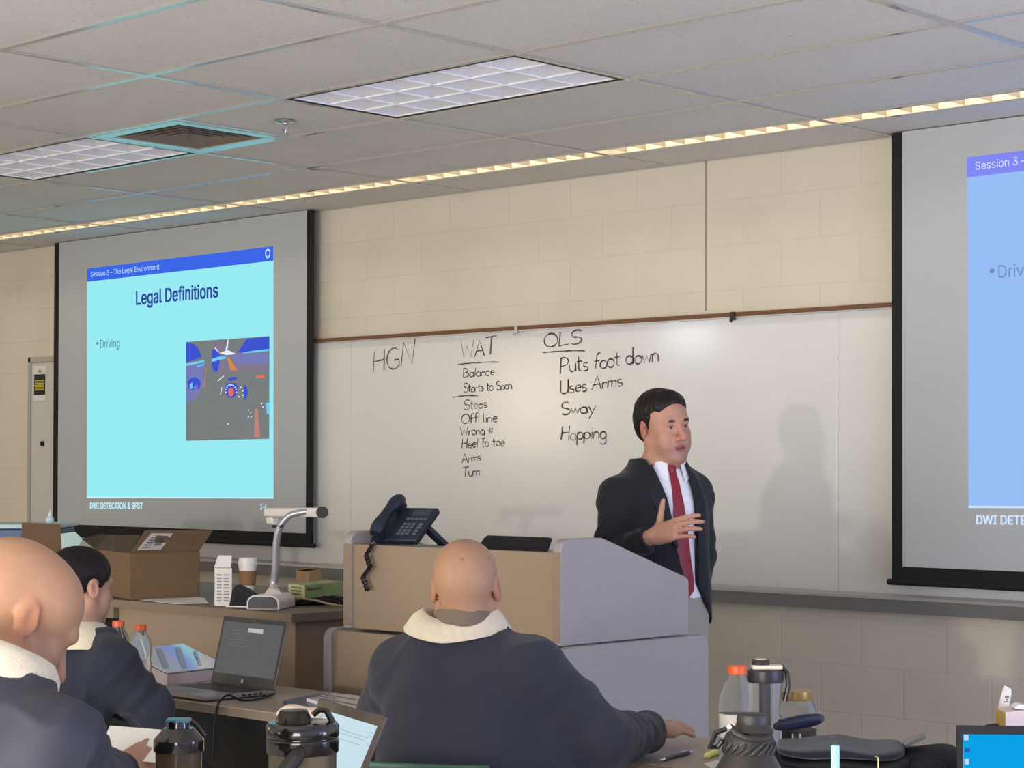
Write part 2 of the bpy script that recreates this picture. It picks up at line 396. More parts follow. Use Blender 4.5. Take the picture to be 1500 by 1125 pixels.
for sg in (-1, 1): sb.tube([c_spr+(sg*0.011, 0, -0.015), c_spr+(sg*0.014, 0, -0.03), c_spr+(sg*0.004, 0, -0.05)], 0.003, 6)
sb.build('frame_arms', M_chrome, t)
MB().lathe([(0.0, -0.052), (0.018, -0.052), (0.018, -0.055), (0.0, -0.055)], c_spr, 16).build('deflector', M_chrome, t)
# hanger slots in the border panel by the right screen
# ------------------------------------------------------------------ whiteboard
YB_ = 7.25
M_board = mat('white_enamel', (216, 214, 206), 0.15, spec=0.4, var=0.015, vscale=3)
bx0, bx1, bz0, bz1 = -9.95, -2.6, 0.935, 2.148
wb = thing('whiteboard', 'long whiteboard with handwritten test notes, between the two screens', 'whiteboard', ((bx0+bx1)/2, YB_, bz0))
seams = [bx0, -8.093, -4.945, bx1]
for a, b in zip(seams[:-1], seams[1:]): MB().box(a+0.0012, b-0.0012, YB_, YW, bz0, bz1).build('panel', M_board, wb, bevel=0.002)
MB().box(bx0, bx1, YB_+0.006, YW-0.001, bz0, bz1).build('backing', mat('board_backing', (90, 88, 84), 0.8), wb)
M_cork = mat('brown_cork_rail', (112, 78, 52), 0.8, bump=0.3, bscale=300)
M_alum = mat('rail_aluminium', (186, 186, 184), 0.35, metal=0.7)
MB().box(bx0, bx1, YB_-0.018, YW, bz1+0.004, bz1+0.024).build('cork_rail', M_cork, wb, bevel=0.003)
MB().box(bx0, bx1, YB_-0.02, YW, bz1-0.002, bz1+0.004).build('rail_lip', M_alum, wb)
for (u, v), c, s in (((757, 478), M_alum, 0.014), ((1074, 466), mat('dark_hook', (60, 40, 30), 0.5), 0.02)):
    p = Y(u, v, YB_-0.02)
    h = MB().box(p[0]-s*0.6, p[0]+s*0.6, YB_-0.030, YB_-0.016, bz1-0.012, bz1+0.026); h.tube([(p[0], YB_-0.026, bz1-0.008), (p[0], YB_-0.034, bz1-0.02), (p[0], YB_-0.044, bz1-0.012)], 0.004, 8)
    h.build('map_hook', c, wb, bevel=0.002)
# tray: thin bright ledge over a grey face
MB().prism([(bx0, YB_-0.075, bz0-0.014), (bx0, YB_-0.075, bz0-0.002), (bx0, YB_-0.01, bz0+0.006), (bx0, YW, bz0+0.006), (bx0, YW, bz0-0.014)], (bx1-bx0, 0, 0)).build('tray_ledge', M_alum, wb, smooth=False)
MB().prism([(bx0, YB_-0.072, bz0-0.070), (bx0, YB_-0.072, bz0-0.014), (bx0, YW, bz0-0.014), (bx0, YW, bz0-0.075)], (bx1-bx0, 0, 0)).build('tray_face', mat('tray_grey', (112, 112, 108), 0.5, metal=0.2), wb, smooth=False)

# single-stroke handwriting
def A(cx, cy, rx, ry, a0, a1, n=12): return [(cx+rx*math.cos(math.radians(a0+(a1-a0)*i/n)), cy+ry*math.sin(math.radians(a0+(a1-a0)*i/n))) for i in range(n+1)]
G = {
 'H': (0.62, [[(0.06, 1), (0.0, 0)], [(0.52, 1.02), (0.5, 0)], [(0.02, 0.5), (0.52, 0.53)]]),
 'G': (0.66, [A(0.34, 0.5, 0.32, 0.5, 55, 320, 16)+[(0.56, 0.42), (0.36, 0.42)]]),
 'N': (0.66, [[(0.0, 0), (0.08, 1), (0.5, 0.02), (0.6, 1.08)]]),
 'W': (0.8, [[(0, 1), (0.16, 0), (0.36, 0.7), (0.56, 0), (0.76, 1)]]),
 'A': (0.66, [[(0, 0), (0.32, 1), (0.58, 0)], [(0.1, 0.35), (0.52, 0.38)]]),
 'T': (0.6, [[(-0.05, 0.97), (0.6, 1.03)], [(0.3, 1), (0.26, 0)]]),
 'O': (0.68, [A(0.32, 0.5, 0.32, 0.5, 100, 470, 18)]),
 'L': (0.5, [[(0.06, 1), (0, 0.02), (0.46, 0.06)]]),
 'S': (0.58, [A(0.3, 0.75, 0.24, 0.25, 30, 270, 10)+A(0.28, 0.25, 0.27, 0.25, 90, -140, 10)]),
 'P': (0.56, [[(0.06, 1), (0.0, 0)], [(0.02, 0.95)]+A(0.2, 0.74, 0.3, 0.26, 90, -90, 10)+[(0.03, 0.46)]]),
 'U': (0.6, [[(0, 1), (0.02, 0.3)]+A(0.25, 0.25, 0.23, 0.25, 180, 360, 8)+[(0.5, 1), (0.52, 0)]]),
 'B': (0.56, [[(0.05, 1), (0, 0)], [(0, 1)]+A(0.18, 0.76, 0.26, 0.24, 90, -90, 8)+A(0.2, 0.26, 0.3, 0.26, 90, -90, 8)+[(0, 0)]]),
 'D': (0.6, [[(0.05, 1), (0, 0)]]),
 'a': (0.46, [A(0.2, 0.25, 0.2, 0.25, 40, 400, 12)+[(0.38, 0.5), (0.4, 0)]]),
 'b': (0.44, [[(0.04, 1), (0, 0)]+A(0.2, 0.24, 0.2, 0.24, 180, -150, 12)]),
 'c': (0.4, [A(0.2, 0.25, 0.2, 0.25, 50, 310, 10)]),
 'd': (0.48, [A(0.2, 0.25, 0.2, 0.25, 40, 400, 12), [(0.44, 1), (0.38, 0)]]),
 'e': (0.42, [[(0.02, 0.26), (0.36, 0.3)]+A(0.2, 0.26, 0.18, 0.25, 15, 320, 12)]),
 'f': (0.36, [A(0.28, 0.8, 0.14, 0.2, 60, 180, 6)+[(0.1, 0)], [(0, 0.48), (0.32, 0.52)]]),
 'g': (0.44, [A(0.2, 0.25, 0.2, 0.25, 40, 400, 12)+[(0.4, -0.2)]+A(0.22, -0.25, 0.18, 0.17, 10, -160, 8)]),
 'i': (0.16, [[(0.06, 0.5), (0.06, 0)], [(0.07, 0.72), (0.08, 0.78)]]),
 'l': (0.2, [[(0.1, 1), (0.06, 0)]]),
 'm': (0.6, [[(0, 0.5), (0, 0)], [(0, 0.4)]+A(0.13, 0.36, 0.12, 0.14, 160, 0, 6)+[(0.25, 0)], [(0.25, 0.38)]+A(0.38, 0.36, 0.12, 0.14, 160, 0, 6)+[(0.52, 0)]]),
 'n': (0.42, [[(0, 0.5), (0, 0)], [(0, 0.36)]+A(0.17, 0.34, 0.16, 0.16, 160, 0, 6)+[(0.34, 0)]]),
 'o': (0.44, [A(0.2, 0.25, 0.2, 0.25, 90, 460, 14)]),
 'p': (0.46, [[(0.02, 0.5), (0, -0.4)], [(0.01, 0.4)]+A(0.2, 0.25, 0.2, 0.24, 140, -160, 12)]),
 'r': (0.34, [[(0.02, 0.5), (0.02, 0)], [(0.02, 0.34)]+A(0.18, 0.34, 0.15, 0.15, 160, 40, 6)]),
 's': (0.36, [A(0.17, 0.38, 0.14, 0.13, 40, 260, 8)+A(0.16, 0.13, 0.15, 0.13, 90, -140, 8)]),
 't': (0.34, [[(0.14, 0.85), (0.12, 0.08), (0.24, 0)], [(0, 0.55), (0.3, 0.58)]]),
 'u': (0.44, [[(0, 0.5), (0.02, 0.15)]+A(0.18, 0.15, 0.16, 0.15, 180, 360, 6)+[(0.36, 0.5), (0.38, 0)]]),
 'w': (0.56, [[(0, 0.5), (0.12, 0), (0.26, 0.4), (0.38, 0), (0.52, 0.5)]]),
 'y': (0.42, [[(0, 0.5), (0.18, 0.05)], [(0.4, 0.52), (0.04, -0.4)]]),
 '#': (0.5, [[(0.14, 0.75), (0.1, 0)], [(0.34, 0.78), (0.3, 0.02)], [(0, 0.5), (0.46, 0.54)], [(0, 0.25), (0.45, 0.29)]]),
 ' ': (0.3, []), ',': (0.1, [[(0.04, 0.06), (0.0, -0.06)]])}
M_ink = mat('dry_erase_ink', (82, 80, 80), 0.6); M_inkf = mat('faded_ink', (132, 131, 130), 0.6)
rng = random.Random(4)
def stroke(mb, pts, w):
    """flat ribbon on the board, y slightly in front of the panel"""
    P = [np.array(p) for p in pts]; L = []; Rr = []
    for k, p in enumerate(P):
        d = P[min(k+1, len(P)-1)]-P[max(k-1, 0)]; d = d/(np.linalg.norm(d)+1e-9); nrm = np.array([-d[1], d[0]])
        ww = w*(0.8+0.3*math.sin(k*0.9+p[0]*40))*0.5
        L.append(p+nrm*ww); Rr.append(p-nrm*ww)
    vs = [(q[0], YB_-0.0012, q[1]) for a in zip(L, Rr) for q in a]
    mb.add(vs, [(2*k, 2*k+1, 2*k+3, 2*k+2) for k in range(len(P)-1)])
def write(body, p0, p1, cap, w=0.0085, faint=()):
    a, b = Y(*p0, YB_), Y(*p1, YB_); capm = np.linalg.norm(Y(p0[0], p0[1]-cap, YB_)-a)
    tot = sum(G[c][0] for c in body); dx = (b[0]-a[0])/tot; x = 0.0
    mb = MB()
    for k, c in enumerate(body):
        wd, st = G[c]; mb.mat(1 if k in faint else 0)
        jz = rng.uniform(-0.04, 0.04)*capm; sc = rng.uniform(0.94, 1.08); jit = rng.uniform(-0.06, 0.06)
        for s in st:
            pts = []
            for (px, py) in s:
                xx = a[0]+(x+px+jit*py)*dx; f = (xx-a[0])/(b[0]-a[0]); zz = a[2]+(b[2]-a[2])*f+jz+py*capm*sc
                pts.append((xx, zz))
            stroke(mb, pts, w*(0.75 if k in faint else 1))
        x += wd
    mb.build('handwriting', [M_ink, M_inkf], wb, smooth=False)
def rule(p0, p1, w=0.007):
    a, b = Y(*p0, YB_), Y(*p1, YB_); mb = MB(); stroke(mb, [(a[0]+(b[0]-a[0])*t, a[2]+(b[2]-a[2])*t+0.004*math.sin(3*t)) for t in np.linspace(0, 1, 9)], w); mb.build('underline', M_ink, wb, smooth=False)
write('HGN', (547, 545), (609, 534), 32)
write('WAT', (676, 524), (727, 519), 24, faint=(0,)); rule((670.6, 534), (731, 530.5))
write('Balance', (679, 553), (725, 550), 13, 0.0065); write('Starts to Soon', (679, 575), (751, 570), 13, 0.0065, faint=(3,)); rule((664, 581.8), (700.5, 580))
write('Steps', (679, 600), (715, 597), 13, 0.0065, faint=(1, 2)); write('Off line', (676, 620), (730, 618), 14, 0.0065)
write('Wrong #', (675, 638), (723, 636), 13, 0.0065, faint=(6,)); write('Heel to toe', (676.7, 657), (740, 653), 13, 0.0065)
write('Arms', (677, 679), (705, 675), 13, 0.0065, faint=(1,)); write('Turn', (678, 699), (704, 696), 14, 0.0065)
write('OLS', (798, 510), (853, 502), 19); rule((795.5, 516.7), (857, 514))
write('Puts foot down', (821, 547), (967, 529), 23); write('Uses Arms', (821, 578), (913, 565), 19); write('Sway', (822, 608), (873, 604), 19); write('Hopping', (822, 645), (889, 642), 19, faint=(1,))

# ------------------------------------------------------------------ projection screens
YS = 7.185
def bil(q, s, t):
    TL, TR, BR, BL = q; return (np.array(TL)*(1-s)+np.array(TR)*s)*t+(np.array(BL)*(1-s)+np.array(BR)*s)*(1-t)
def inv(q, p):
    s = t = 0.5; p = np.array(p, float)
    for _ in range(25):
        e = bil(q, s, t)-p; h = 1e-4
        J = np.stack([(bil(q, s+h, t)-bil(q, s, t))/h, (bil(q, s, t+h)-bil(q, s, t))/h], 1)
        d = np.linalg.lstsq(J, e, rcond=None)[0]; s -= d[0]; t -= d[1]
    return s, t
YE = YS-0.007
wq = lambda u, v: Y(u, v, YE)[[0, 2]]
QL = [wq(127, 393.5), wq(400, 360.6), wq(400, 730.4), wq(126.5, 729.5)]
def ST(u, v): return inv(QL, wq(u, v))
TX = [  # body, baseline start, baseline end, cap height px, colour key
 ('Session 3 – The Legal Environment', (132.5, 405.8), (233, 394.3), 7.5, 'hdrtext'), ('Legal Definitions', (198.7, 446.5), (319.2, 435.0), 19.5, 'title'),
 ('•', (141, 507.5), (144, 507.3), 11, 'title2'), ('Driving', (146.5, 509.8), (175, 508.2), 12, 'title2'),
 ('DWI DETECTION & SFST', (131.4, 745), (208.9, 745.2), 8.4, 'foot'), ('3-4', (380.6, 746.3), (390.4, 746.5), 8, 'foot')]
PIC = [(272, 500.8), (394.4, 492.3), (394, 642.9), (272, 645.6)]
PICQ = [np.array([75, 130.]), np.array([840, 77.]), np.array([838, 1018.]), np.array([75, 1035.])]
PIC_ST = [ST(*p) for p in PIC]
# shapes of the slide's picture (a car cabin at night), in the picture's own grid
PS = [('grey', [(75, 130), (840, 77), (838, 1018), (75, 1035)]),
 ('blue', [(75, 132), (150, 150), (200, 200), (225, 270), (75, 320)]), ('violet', [(75, 345), (250, 310), (240, 470), (215, 590), (110, 690), (75, 690)]),
 ('cyan', [(75, 330), (248, 295), (250, 318), (75, 350)]), ('cyan', [(180, 350), (252, 328), (252, 340), (185, 360)]),
 ('road', [(318, 180), (340, 140), (480, 112), (838, 82), (832, 385), (380, 425), (340, 410), (322, 370)]),
 ('blue', [(320, 205), (345, 190), (400, 260), (378, 400), (340, 405), (322, 360)]), ('blue', [(560, 220), (640, 100), (838, 82), (838, 200), (700, 215), (590, 235)]),
 ('cyan', [(575, 235), (720, 205), (838, 195), (838, 212), (700, 228)]), ('cyan', [(320, 285), (385, 265), (450, 262), (450, 282), (385, 295), (322, 315)]),
 ('violet', [(500, 250), (836, 235), (832, 330), (560, 340)]), ('grey', [(420, 120), (470, 112), (640, 98), (560, 190), (520, 230), (460, 220)]),
 ('orange', [(458, 275), (475, 268), (555, 388), (495, 395)]), ('white', [(342, 182), (352, 180), (388, 222), (378, 224)]),
 ('white', [(466, 108), (474, 106), (468, 180), (452, 230), (440, 232), (452, 180)]), ('white', [(390, 230), (470, 205), (545, 240), (455, 250)]),
 ('blue', A(155, 515, 62, 62, 0, 360, 20)), ('cyan', [(110, 520), (135, 500), (140, 560), (118, 560)]), ('violet', [(150, 540), (190, 520), (185, 575), (150, 575)]),
 ('pink', [(262, 370), (270, 368), (252, 555), (243, 557)]), ('blue', A(500, 560, 55, 82, -40, 220, 20)), ('blue', [(470, 460), (545, 447), (550, 470), (500, 490), (470, 480)]),
 ('blue', A(612, 590, 36, 72, -90, 90, 14)), ('red', A(497, 590, 26, 40, 0, 360, 16)), ('red', [(720, 440), (795, 432), (797, 458), (720, 462)]),
 ('pink', [(712, 740), (735, 740), (760, 1000), (705, 1004)]), ('cyan', [(808, 690), (838, 686), (838, 790), (818, 790)])]
PS += [('white', A(497+48*math.cos(math.radians(a)), 590+68*math.sin(math.radians(a)), 7, 6, 0, 360, 6)) for a in range(0, -181, -20)]
PS += [('white', A(x, y, 7, 7, 0, 360, 6)) for x, y in ((568, 632), (605, 578), (588, 545), (606, 618), (675, 775), (655, 755), (655, 815), (680, 818), (470, 880), (772, 695), (785, 725))]
PS += [('white', [(372, 485), (430, 438), (436, 442), (378, 490)]), ('white', [(398, 610), (410, 545), (418, 547), (405, 612)])]
def glow(name, c, k=1.0): return mat(name, c, 0.6, emit=k)
def screen(label, x0, x1, zb, slide, pal, tag, notch):
    """pull-down screen: fabric with black borders, weight bar, projected slide"""
    t = thing('projection_screen', label, 'projection screen', ((x0+x1)/2, YS, zb), 'pull-down projection screens')
    M_fab = mat('screen_fabric', (174, 177, 176), 0.85); M_blk = mat('screen_border', (10, 10, 13), 0.75)
    b = 0.052; zt = ZC-0.002
    MB().box(x0+b, x1-b, YS-0.003, YS+0.003, zb+0.075, zt).build('fabric', M_fab, t, smooth=False)
    MB().box(x0, x0+b, YS-0.004, YS+0.004, zb+0.02, zt).build('side_border', M_blk, t, smooth=False)
    MB().box(x1-b, x1, YS-0.004, YS+0.004, zb+0.02, zt).build('side_border', M_blk, t, smooth=False)
    MB().box(x0, x1, YS-0.0045, YS+0.0045, zb+0.02, zb+0.078).build('bottom_border', M_blk, t, smooth=False)
    MB().tube([(x0-0.02, YS, zb+0.012), (x1+0.02, YS, zb+0.012)], 0.013, 12).build('weight_bar', M_blk, t)
    S = thing('slide', None, None, (0, 0, 0)); S.parent = t; S.location = (0, 0, 0); LOC[S.name] = np.zeros(3)
    P = lambda s, q, k: (bil(slide, s, q)[0], YE+0.003-0.0006*k, bil(slide, s, q)[1])
    hb = 1-ST(127, 412.7)[1]
    nx = 12
    def sheet(nm, m, s0, s1, t0, t1, k): MB().poly([P(s0, t0, k), P(s1, t0, k), P(s1, t1, k), P(s0, t1, k)]).build(nm, m, S, smooth=False)
    sheet('slide_body', glow('slide_body_'+tag, pal['body']), 0, 1, 0, 1, 0)
    sheet('slide_header', glow('slide_header_'+tag, pal['hdr']), 0, 1, 1-hb, 1, 1)
    sheet('slide_edge', glow('slide_edge_'+tag, pal['foot']), 0, 1, 0, 0.006, 1)
    for body, a, e, cap, ck in TX:
        V, Fs = text_geo(body); sa, se = np.array(ST(*a)), np.array(ST(*e)); hc = ST(a[0], a[1]-cap)[1]-sa[1]
        m = MB(); pts = []
        for vx, vy in V:
            q = sa+(se-sa)*vx; pts.append(P(q[0], q[1]+vy*hc, 2))
        m.add(pts, Fs).build('slide_text', glow('slide_'+ck+'_'+tag, pal[ck]), S, smooth=False)
    sh = [(388.3, 367), (392, 364.3), (395.6, 366.2), (395.4, 374), (391.8, 379.4), (388.2, 375)]
    m = MB(); c = np.mean(sh, 0); inn = [tuple(c+(np.array(p)-c)*0.66) for p in sh]
    for i in range(6): m.poly([P(*ST(*sh[i]), 2), P(*ST(*sh[(i+1) % 6]), 2), P(*ST(*inn[(i+1) % 6]), 2), P(*ST(*inn[i]), 2)])
    m.build('slide_shield', glow('slide_hdrtext_'+tag, pal['hdrtext']), S, smooth=False)
    m = MB(); keys = ['grey', 'blue', 'violet', 'cyan', 'road', 'orange', 'white', 'pink', 'red']
    for n_, (ck, pts) in enumerate(PS):
        m.mat(keys.index(ck)); out = []
        for p in pts:
            a, bb = inv(PICQ, p); q = bil([np.array(x) for x in PIC_ST], a, bb); out.append(P(q[0], q[1], 2+0.04*n_))
        m.poly(out)
    pc = dict(grey=(118, 124, 124), blue=(62, 82, 205), violet=(118, 122, 178), cyan=(110, 200, 240), road=(128, 118, 138), orange=(200, 140, 80), white=(225, 235, 250), pink=(190, 128, 120), red=(225, 110, 90))
    m.build('slide_picture', [glow('picture_'+k, pc[k]) for k in keys], S, smooth=False)
palL = dict(body=(150, 230, 238), hdr=(58, 100, 226), hdrtext=(196, 232, 255), title=(44, 72, 150), title2=(78, 118, 140), foot=(190, 236, 250))
palR = dict(body=(148, 186, 240), hdr=(126, 134, 238), hdrtext=(214, 224, 255), title=(60, 80, 170), title2=(112, 138, 180), foot=(206, 226, 255))
lx0, lx1 = Y(79, 600, YS)[0], Y(458.5, 600, YS)[0]; lzb = Y(452, 801, YS)[2]-0.005
screen('left projection screen showing the Legal Definitions slide with a cyan background', lx0, lx1, lzb, QL, palL, 'cyan', False)
rx0 = Y(1307, 600, YS)[0]; rzb = Y(1310, 855, YS)[2]-0.005
tl, bl = wq(1415.5, 230.5), wq(1418, 744); w_ = QL[1][0]-QL[0][0]
dzt, dzb = QL[1][1]-QL[0][1], QL[2][1]-QL[3][1]
QR = [tl, tl+[w_, dzt], bl+[w_, dzb], bl]
screen('right projection screen with a pale blue slide, cut off by the right edge', rx0, rx0+(lx1-lx0), rzb, QR, palR, 'blue', True)

# ------------------------------------------------------------------ door at the far left
dr = thing('door_1', None, None, (-10.8, YW, 0)); props(dr, kind='structure')
dx0 = Y(43, 600, YW)[0]; dz1 = Y(60, 523, YW)[2]
M_doorf = mat('door_frame_paint', (170, 164, 150), 0.5); M_door = mat('door_paint', (196, 193, 184), 0.5)
dx1 = dx0+1.02
fb = MB().box(dx0, dx0+0.03, YW-0.014, YW+0.01, 0, dz1); fb.box(dx1-0.03, dx1, YW-0.014, YW+0.01, 0, dz1); fb.box(dx0, dx1, YW-0.014, YW+0.01, dz1-0.035, dz1); fb.build('door_frame', M_doorf, dr, bevel=0.002)
MB().box(dx0+0.034, dx1-0.034, YW-0.006, YW+0.01, 0.01, dz1-0.04).build('door_leaf', M_door, dr)
p = Y(64, 650, YW); MB().lathe([(0, 0), (0.018, 0), (0.016, 0.012), (0.0, 0.014)], n=16, M=Matrix.Translation((p[0], YW-0.006, p[2])) @ Matrix.Rotation(math.radians(90), 4, 'X')).build('lock_cylinder', M_black, dr)
a, b = Y(51.5, 536.5, YW), Y(68.5, 587, YW)
sg = thing('door_notice', 'white notice with a black and yellow panel on the far left door', 'sign', ((a[0]+b[0])/2, YW-0.008, b[2]))
MB().box(a[0], b[0], YW-0.009, YW-0.0065, b[2], a[2]).build('sheet', mat('notice_paper', (216, 214, 206), 0.6), sg, smooth=False)
hh = a[2]-b[2]; ww = b[0]-a[0]
MB().box(a[0]+ww*0.03, b[0]-ww*0.03, YW-0.0100, YW-0.0092, b[2]+hh*0.17, b[2]+hh*0.76).build('panel', mat('notice_black', (30, 30, 30), 0.6), sg, smooth=False)
sb = MB()
for k in range(7):
    zz = b[2]+hh*(0.30+0.045*k); sb.box(a[0]+ww*(0.1+0.03*(k % 3)), b[0]-ww*(0.1+0.05*(k % 2)), YW-0.0106, YW-0.0101, zz, zz+hh*0.028)
sb.build('yellow_lines', mat('notice_yellow', (190, 180, 60), 0.6), sg, smooth=False)
sb = MB(); c_ = ((a[0]+b[0])/2, b[2]+hh*0.86)
sb.poly([(c_[0]-ww*0.2, YW-0.0096, c_[1]-hh*0.05), (c_[0]+ww*0.2, YW-0.0096, c_[1]-hh*0.05), (c_[0], YW-0.0096, c_[1]+hh*0.07)]); sb.build('triangle', mat('notice_grey', (150, 150, 146), 0.6), sg, smooth=False)
# ------------------------------------------------------------------ materials for furniture and things
M_tan = mat('tan_laminate', (144, 125, 104), 0.5, bump=0.12, bscale=500, var=0.05, vscale=90)
M_side = mat('grey_laminate', (152, 146, 144), 0.5, bump=0.12, bscale=500, var=0.05, vscale=90)
M_edge = mat('beige_edge_band', (136, 118, 98), 0.45)
M_top = mat('table_laminate', (158, 146, 130), 0.33, var=0.04, vscale=60)
M_topedge = mat('table_edge', (120, 108, 94), 0.4)
M_blackp = mat('black_plastic', (22, 22, 24), 0.35)
M_blackm = mat('black_matte', (16, 16, 18), 0.7)
M_white = mat('white_plastic', (226, 224, 218), 0.35)
M_paper = mat('white_paper', (232, 230, 224), 0.7)
M_card = mat('cardboard', (112, 88, 64), 0.85, bump=0.1, bscale=120, var=0.05, vscale=40)
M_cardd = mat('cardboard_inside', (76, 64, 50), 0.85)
M_clear = mat('clear_plastic', (244, 248, 250), 0.06, trans=0.95, ior=1.12, spec=0.5)
M_orange = mat('orange_cap', (224, 98, 48), 0.4)
M_navy = mat('navy_cloth', (42, 46, 62), 0.9, bump=0.3, bscale=600, sheen=0.15)

# ------------------------------------------------------------------ lectern
def rprof(y0, y1, z0, zf, zb, r=0.035):
    """side of the lectern in the y-z plane: flat over the front, falling towards the speaker"""
    return [(y0, z0)]+arc(y0+r, zf-r, r, 180, 90, 6)+[(y0+0.19, zf), (y1-0.02, zb+0.012)]+arc(y1-0.02, zb-0.01, 0.02, 60, 0, 4)+[(y1, z0)]
lec = thing('lectern', 'tan and grey wooden lectern the lecturer stands behind', 'lectern', (-4.58, 4.83, 0))
yf, zmid = 4.5, 0.932
for x0, nm in ((-5.055, 'side_panel'), (-4.105, 'side_panel')):
    MB().prism([(x0, y, z) for y, z in rprof(yf, 5.12, zmid, 1.256, 1.108)], (0.034, 0, 0)).build(nm, M_side, lec, bevel=0.003)
MB().box(-5.021, -4.105, yf+0.012, yf+0.034, zmid, 1.214).build('front_panel', M_tan, lec, bevel=0.002)
for x0 in (-5.055, -4.105): MB().box(x0+0.001, x0+0.033, yf-0.003, yf+0.002, zmid+0.01, 1.215).build('edge_band', M_edge, lec, bevel=0.0012)
MB().box(-5.021, -4.105, yf+0.034, yf+0.30, 1.188, 1.207).build('top_shelf', M_side, lec, bevel=0.002)
MB().prism([(-5.02, yf+0.30, 1.10), (-5.02, yf+0.30, 1.12), (-5.02, 5.09, 1.045), (-5.02, 5.09, 1.025)], (0.914, 0, 0)).build('sloped_desk', M_side, lec)
def rbase(y0, y1, z0, z1, r=0.04): return [(y0, z0)]+arc(y0+r, z1-r, r, 180, 90, 6)+arc(y1-r, z1-r, r, 90, 0, 6)+[(y1, z0)]
for x0 in (-5.125, -4.074):
    MB().prism([(x0, y, z) for y, z in rbase(yf-0.03, 5.185, 0.0, 0.93)], (0.034, 0, 0)).build('base_side', M_side, lec, bevel=0.003)
MB().box(-5.091, -4.074, yf-0.018, yf+0.004, 0.03, 0.924).build('base_front', M_tan, lec, bevel=0.002)
MB().box(-5.091, -4.074, yf+0.004, 5.17, 0.90, 0.922).build('base_top', M_side, lec)
MB().box(-5.091, -4.074, yf+0.03, 5.12, 0.0, 0.03).build('plinth', M_blackm, lec)

# desk phone on the lectern
ph = thing('desk_phone', 'dark blue desk phone with a coiled cord on the lectern', 'telephone', (-4.86, 4.6, 1.208))
Mp = frame((-4.915, 4.60, 1.230), (0.97, 0.22, 0)) @ Matrix.Rotation(math.radians(37), 4, 'X') @ Matrix.Scale(0.86, 4)       # face tilts back
M_ph = mat('phone_plastic', (34, 40, 54), 0.4); M_phk = mat('phone_key', (92, 98, 110), 0.4)
w, h = 0.20, 0.205
MB().box(-w/2, w/2, 0, h, -0.028, 0, M=Mp).build('body', M_ph, ph, bevel=0.006)
MB().box(0.0, 0.085, h-0.055, h-0.018, 0, 0.0015, M=Mp).build('display', mat('phone_display', (52, 66, 76), 0.2), ph)
for r_ in range(4):
    for c_ in range(3): MB().box(-0.008+c_*0.021, 0.007+c_*0.021, 0.03+r_*0.02, 0.042+r_*0.02, 0, 0.003, M=Mp).build('key', M_phk, ph)
for r_ in range(4): MB().box(0.066, 0.084, 0.03+r_*0.02, 0.041+r_*0.02, 0, 0.003, M=Mp).build('key', M_phk, ph)
for r_ in range(5): MB().box(-0.01+r_*0.02, 0.004+r_*0.02, 0.125, 0.134, 0, 0.003, M=Mp).build('key', M_phk, ph)
hs = MB(); pts = [(-w/2+0.028, 0.0+h*t, 0.034+0.014*math.sin(math.pi*t)) for t in np.linspace(-0.04, 1.06, 13)]
rad = [0.020, 0.025, 0.026, 0.024, 0.020, 0.018, 0.018, 0.018, 0.020, 0.024, 0.026, 0.025, 0.019]
hs.tube([Mp @ Vector(p) for p in pts], rad, 14)
for t in (0.04, 0.96): hs.tube([Mp @ Vector((-w/2+0.028, h*t, 0.03)), Mp @ Vector((-w/2+0.028, h*t, 0.004))], 0.022, 14)
hs.build('handset', M_ph, ph)
st = MB(); st.prism([Mp @ Vector(p) for p in ((w/2-0.045, h*0.62, -0.028), (w/2-0.01, h*0.62, -0.028), (w/2-0.01, h*0.52, -0.028), (w/2-0.045, h*0.52, -0.028))], (0.02, 0.075, -0.066)); st.build('stand', M_ph, ph)
cd = MB(); a = Mp @ Vector((-w/2+0.028, -0.004, 0.02)); a = np.array(a)
path = []; guide = [a, a*0.5+Y(545, 796, 4.492)*0.5+[0, 0, 0.01], Y(545, 796, 4.492), Y(538, 812, 4.483), Y(541, 830, 4.484), Y(533, 846, 4.484), Y(537, 865, 4.484)]
seg = []
for k in range(len(guide)-1):
    for t in np.linspace(0, 1, 22, endpoint=False): seg.append(guide[k]*(1-t)+guide[k+1]*t)
seg.append(guide[-1])
for k, p in enumerate(seg):
    q = k*1.35; amp = 0.0085 if k > 40 else 0.004
    path.append(p+np.array([amp*math.cos(q)+0.004*math.sin(k*0.16), amp*math.sin(q)*0.7, amp*0.5*math.sin(q)]))
cd.tube(path, 0.0036, 6)
p_ = guide[-1]
cd.build('coiled_cord', M_blackp, ph)
# thin black panel standing behind the lectern's top edge
a0, a1 = Y(699, 800, 4.66), Y(798, 806, 4.66)
pn = MB(); zt = Y(748, 785.5, 4.70)[2]
pn.prism([(a0[0]-0.006, 4.66, 1.208), (a1[0], 4.66, 1.208), (a1[0]-0.018, 4.70, zt-0.004), (a1[0]-0.03, 4.70, zt), (a0[0]+0.004, 4.70, zt), (a0[0]-0.008, 4.70, zt-0.008)], (0, 0.018, 0))
o = pn.build('control_panel', M_blackm, bevel=0.003); props(o, 'low black panel leaning back on the lectern, right of the phone', 'control panel')

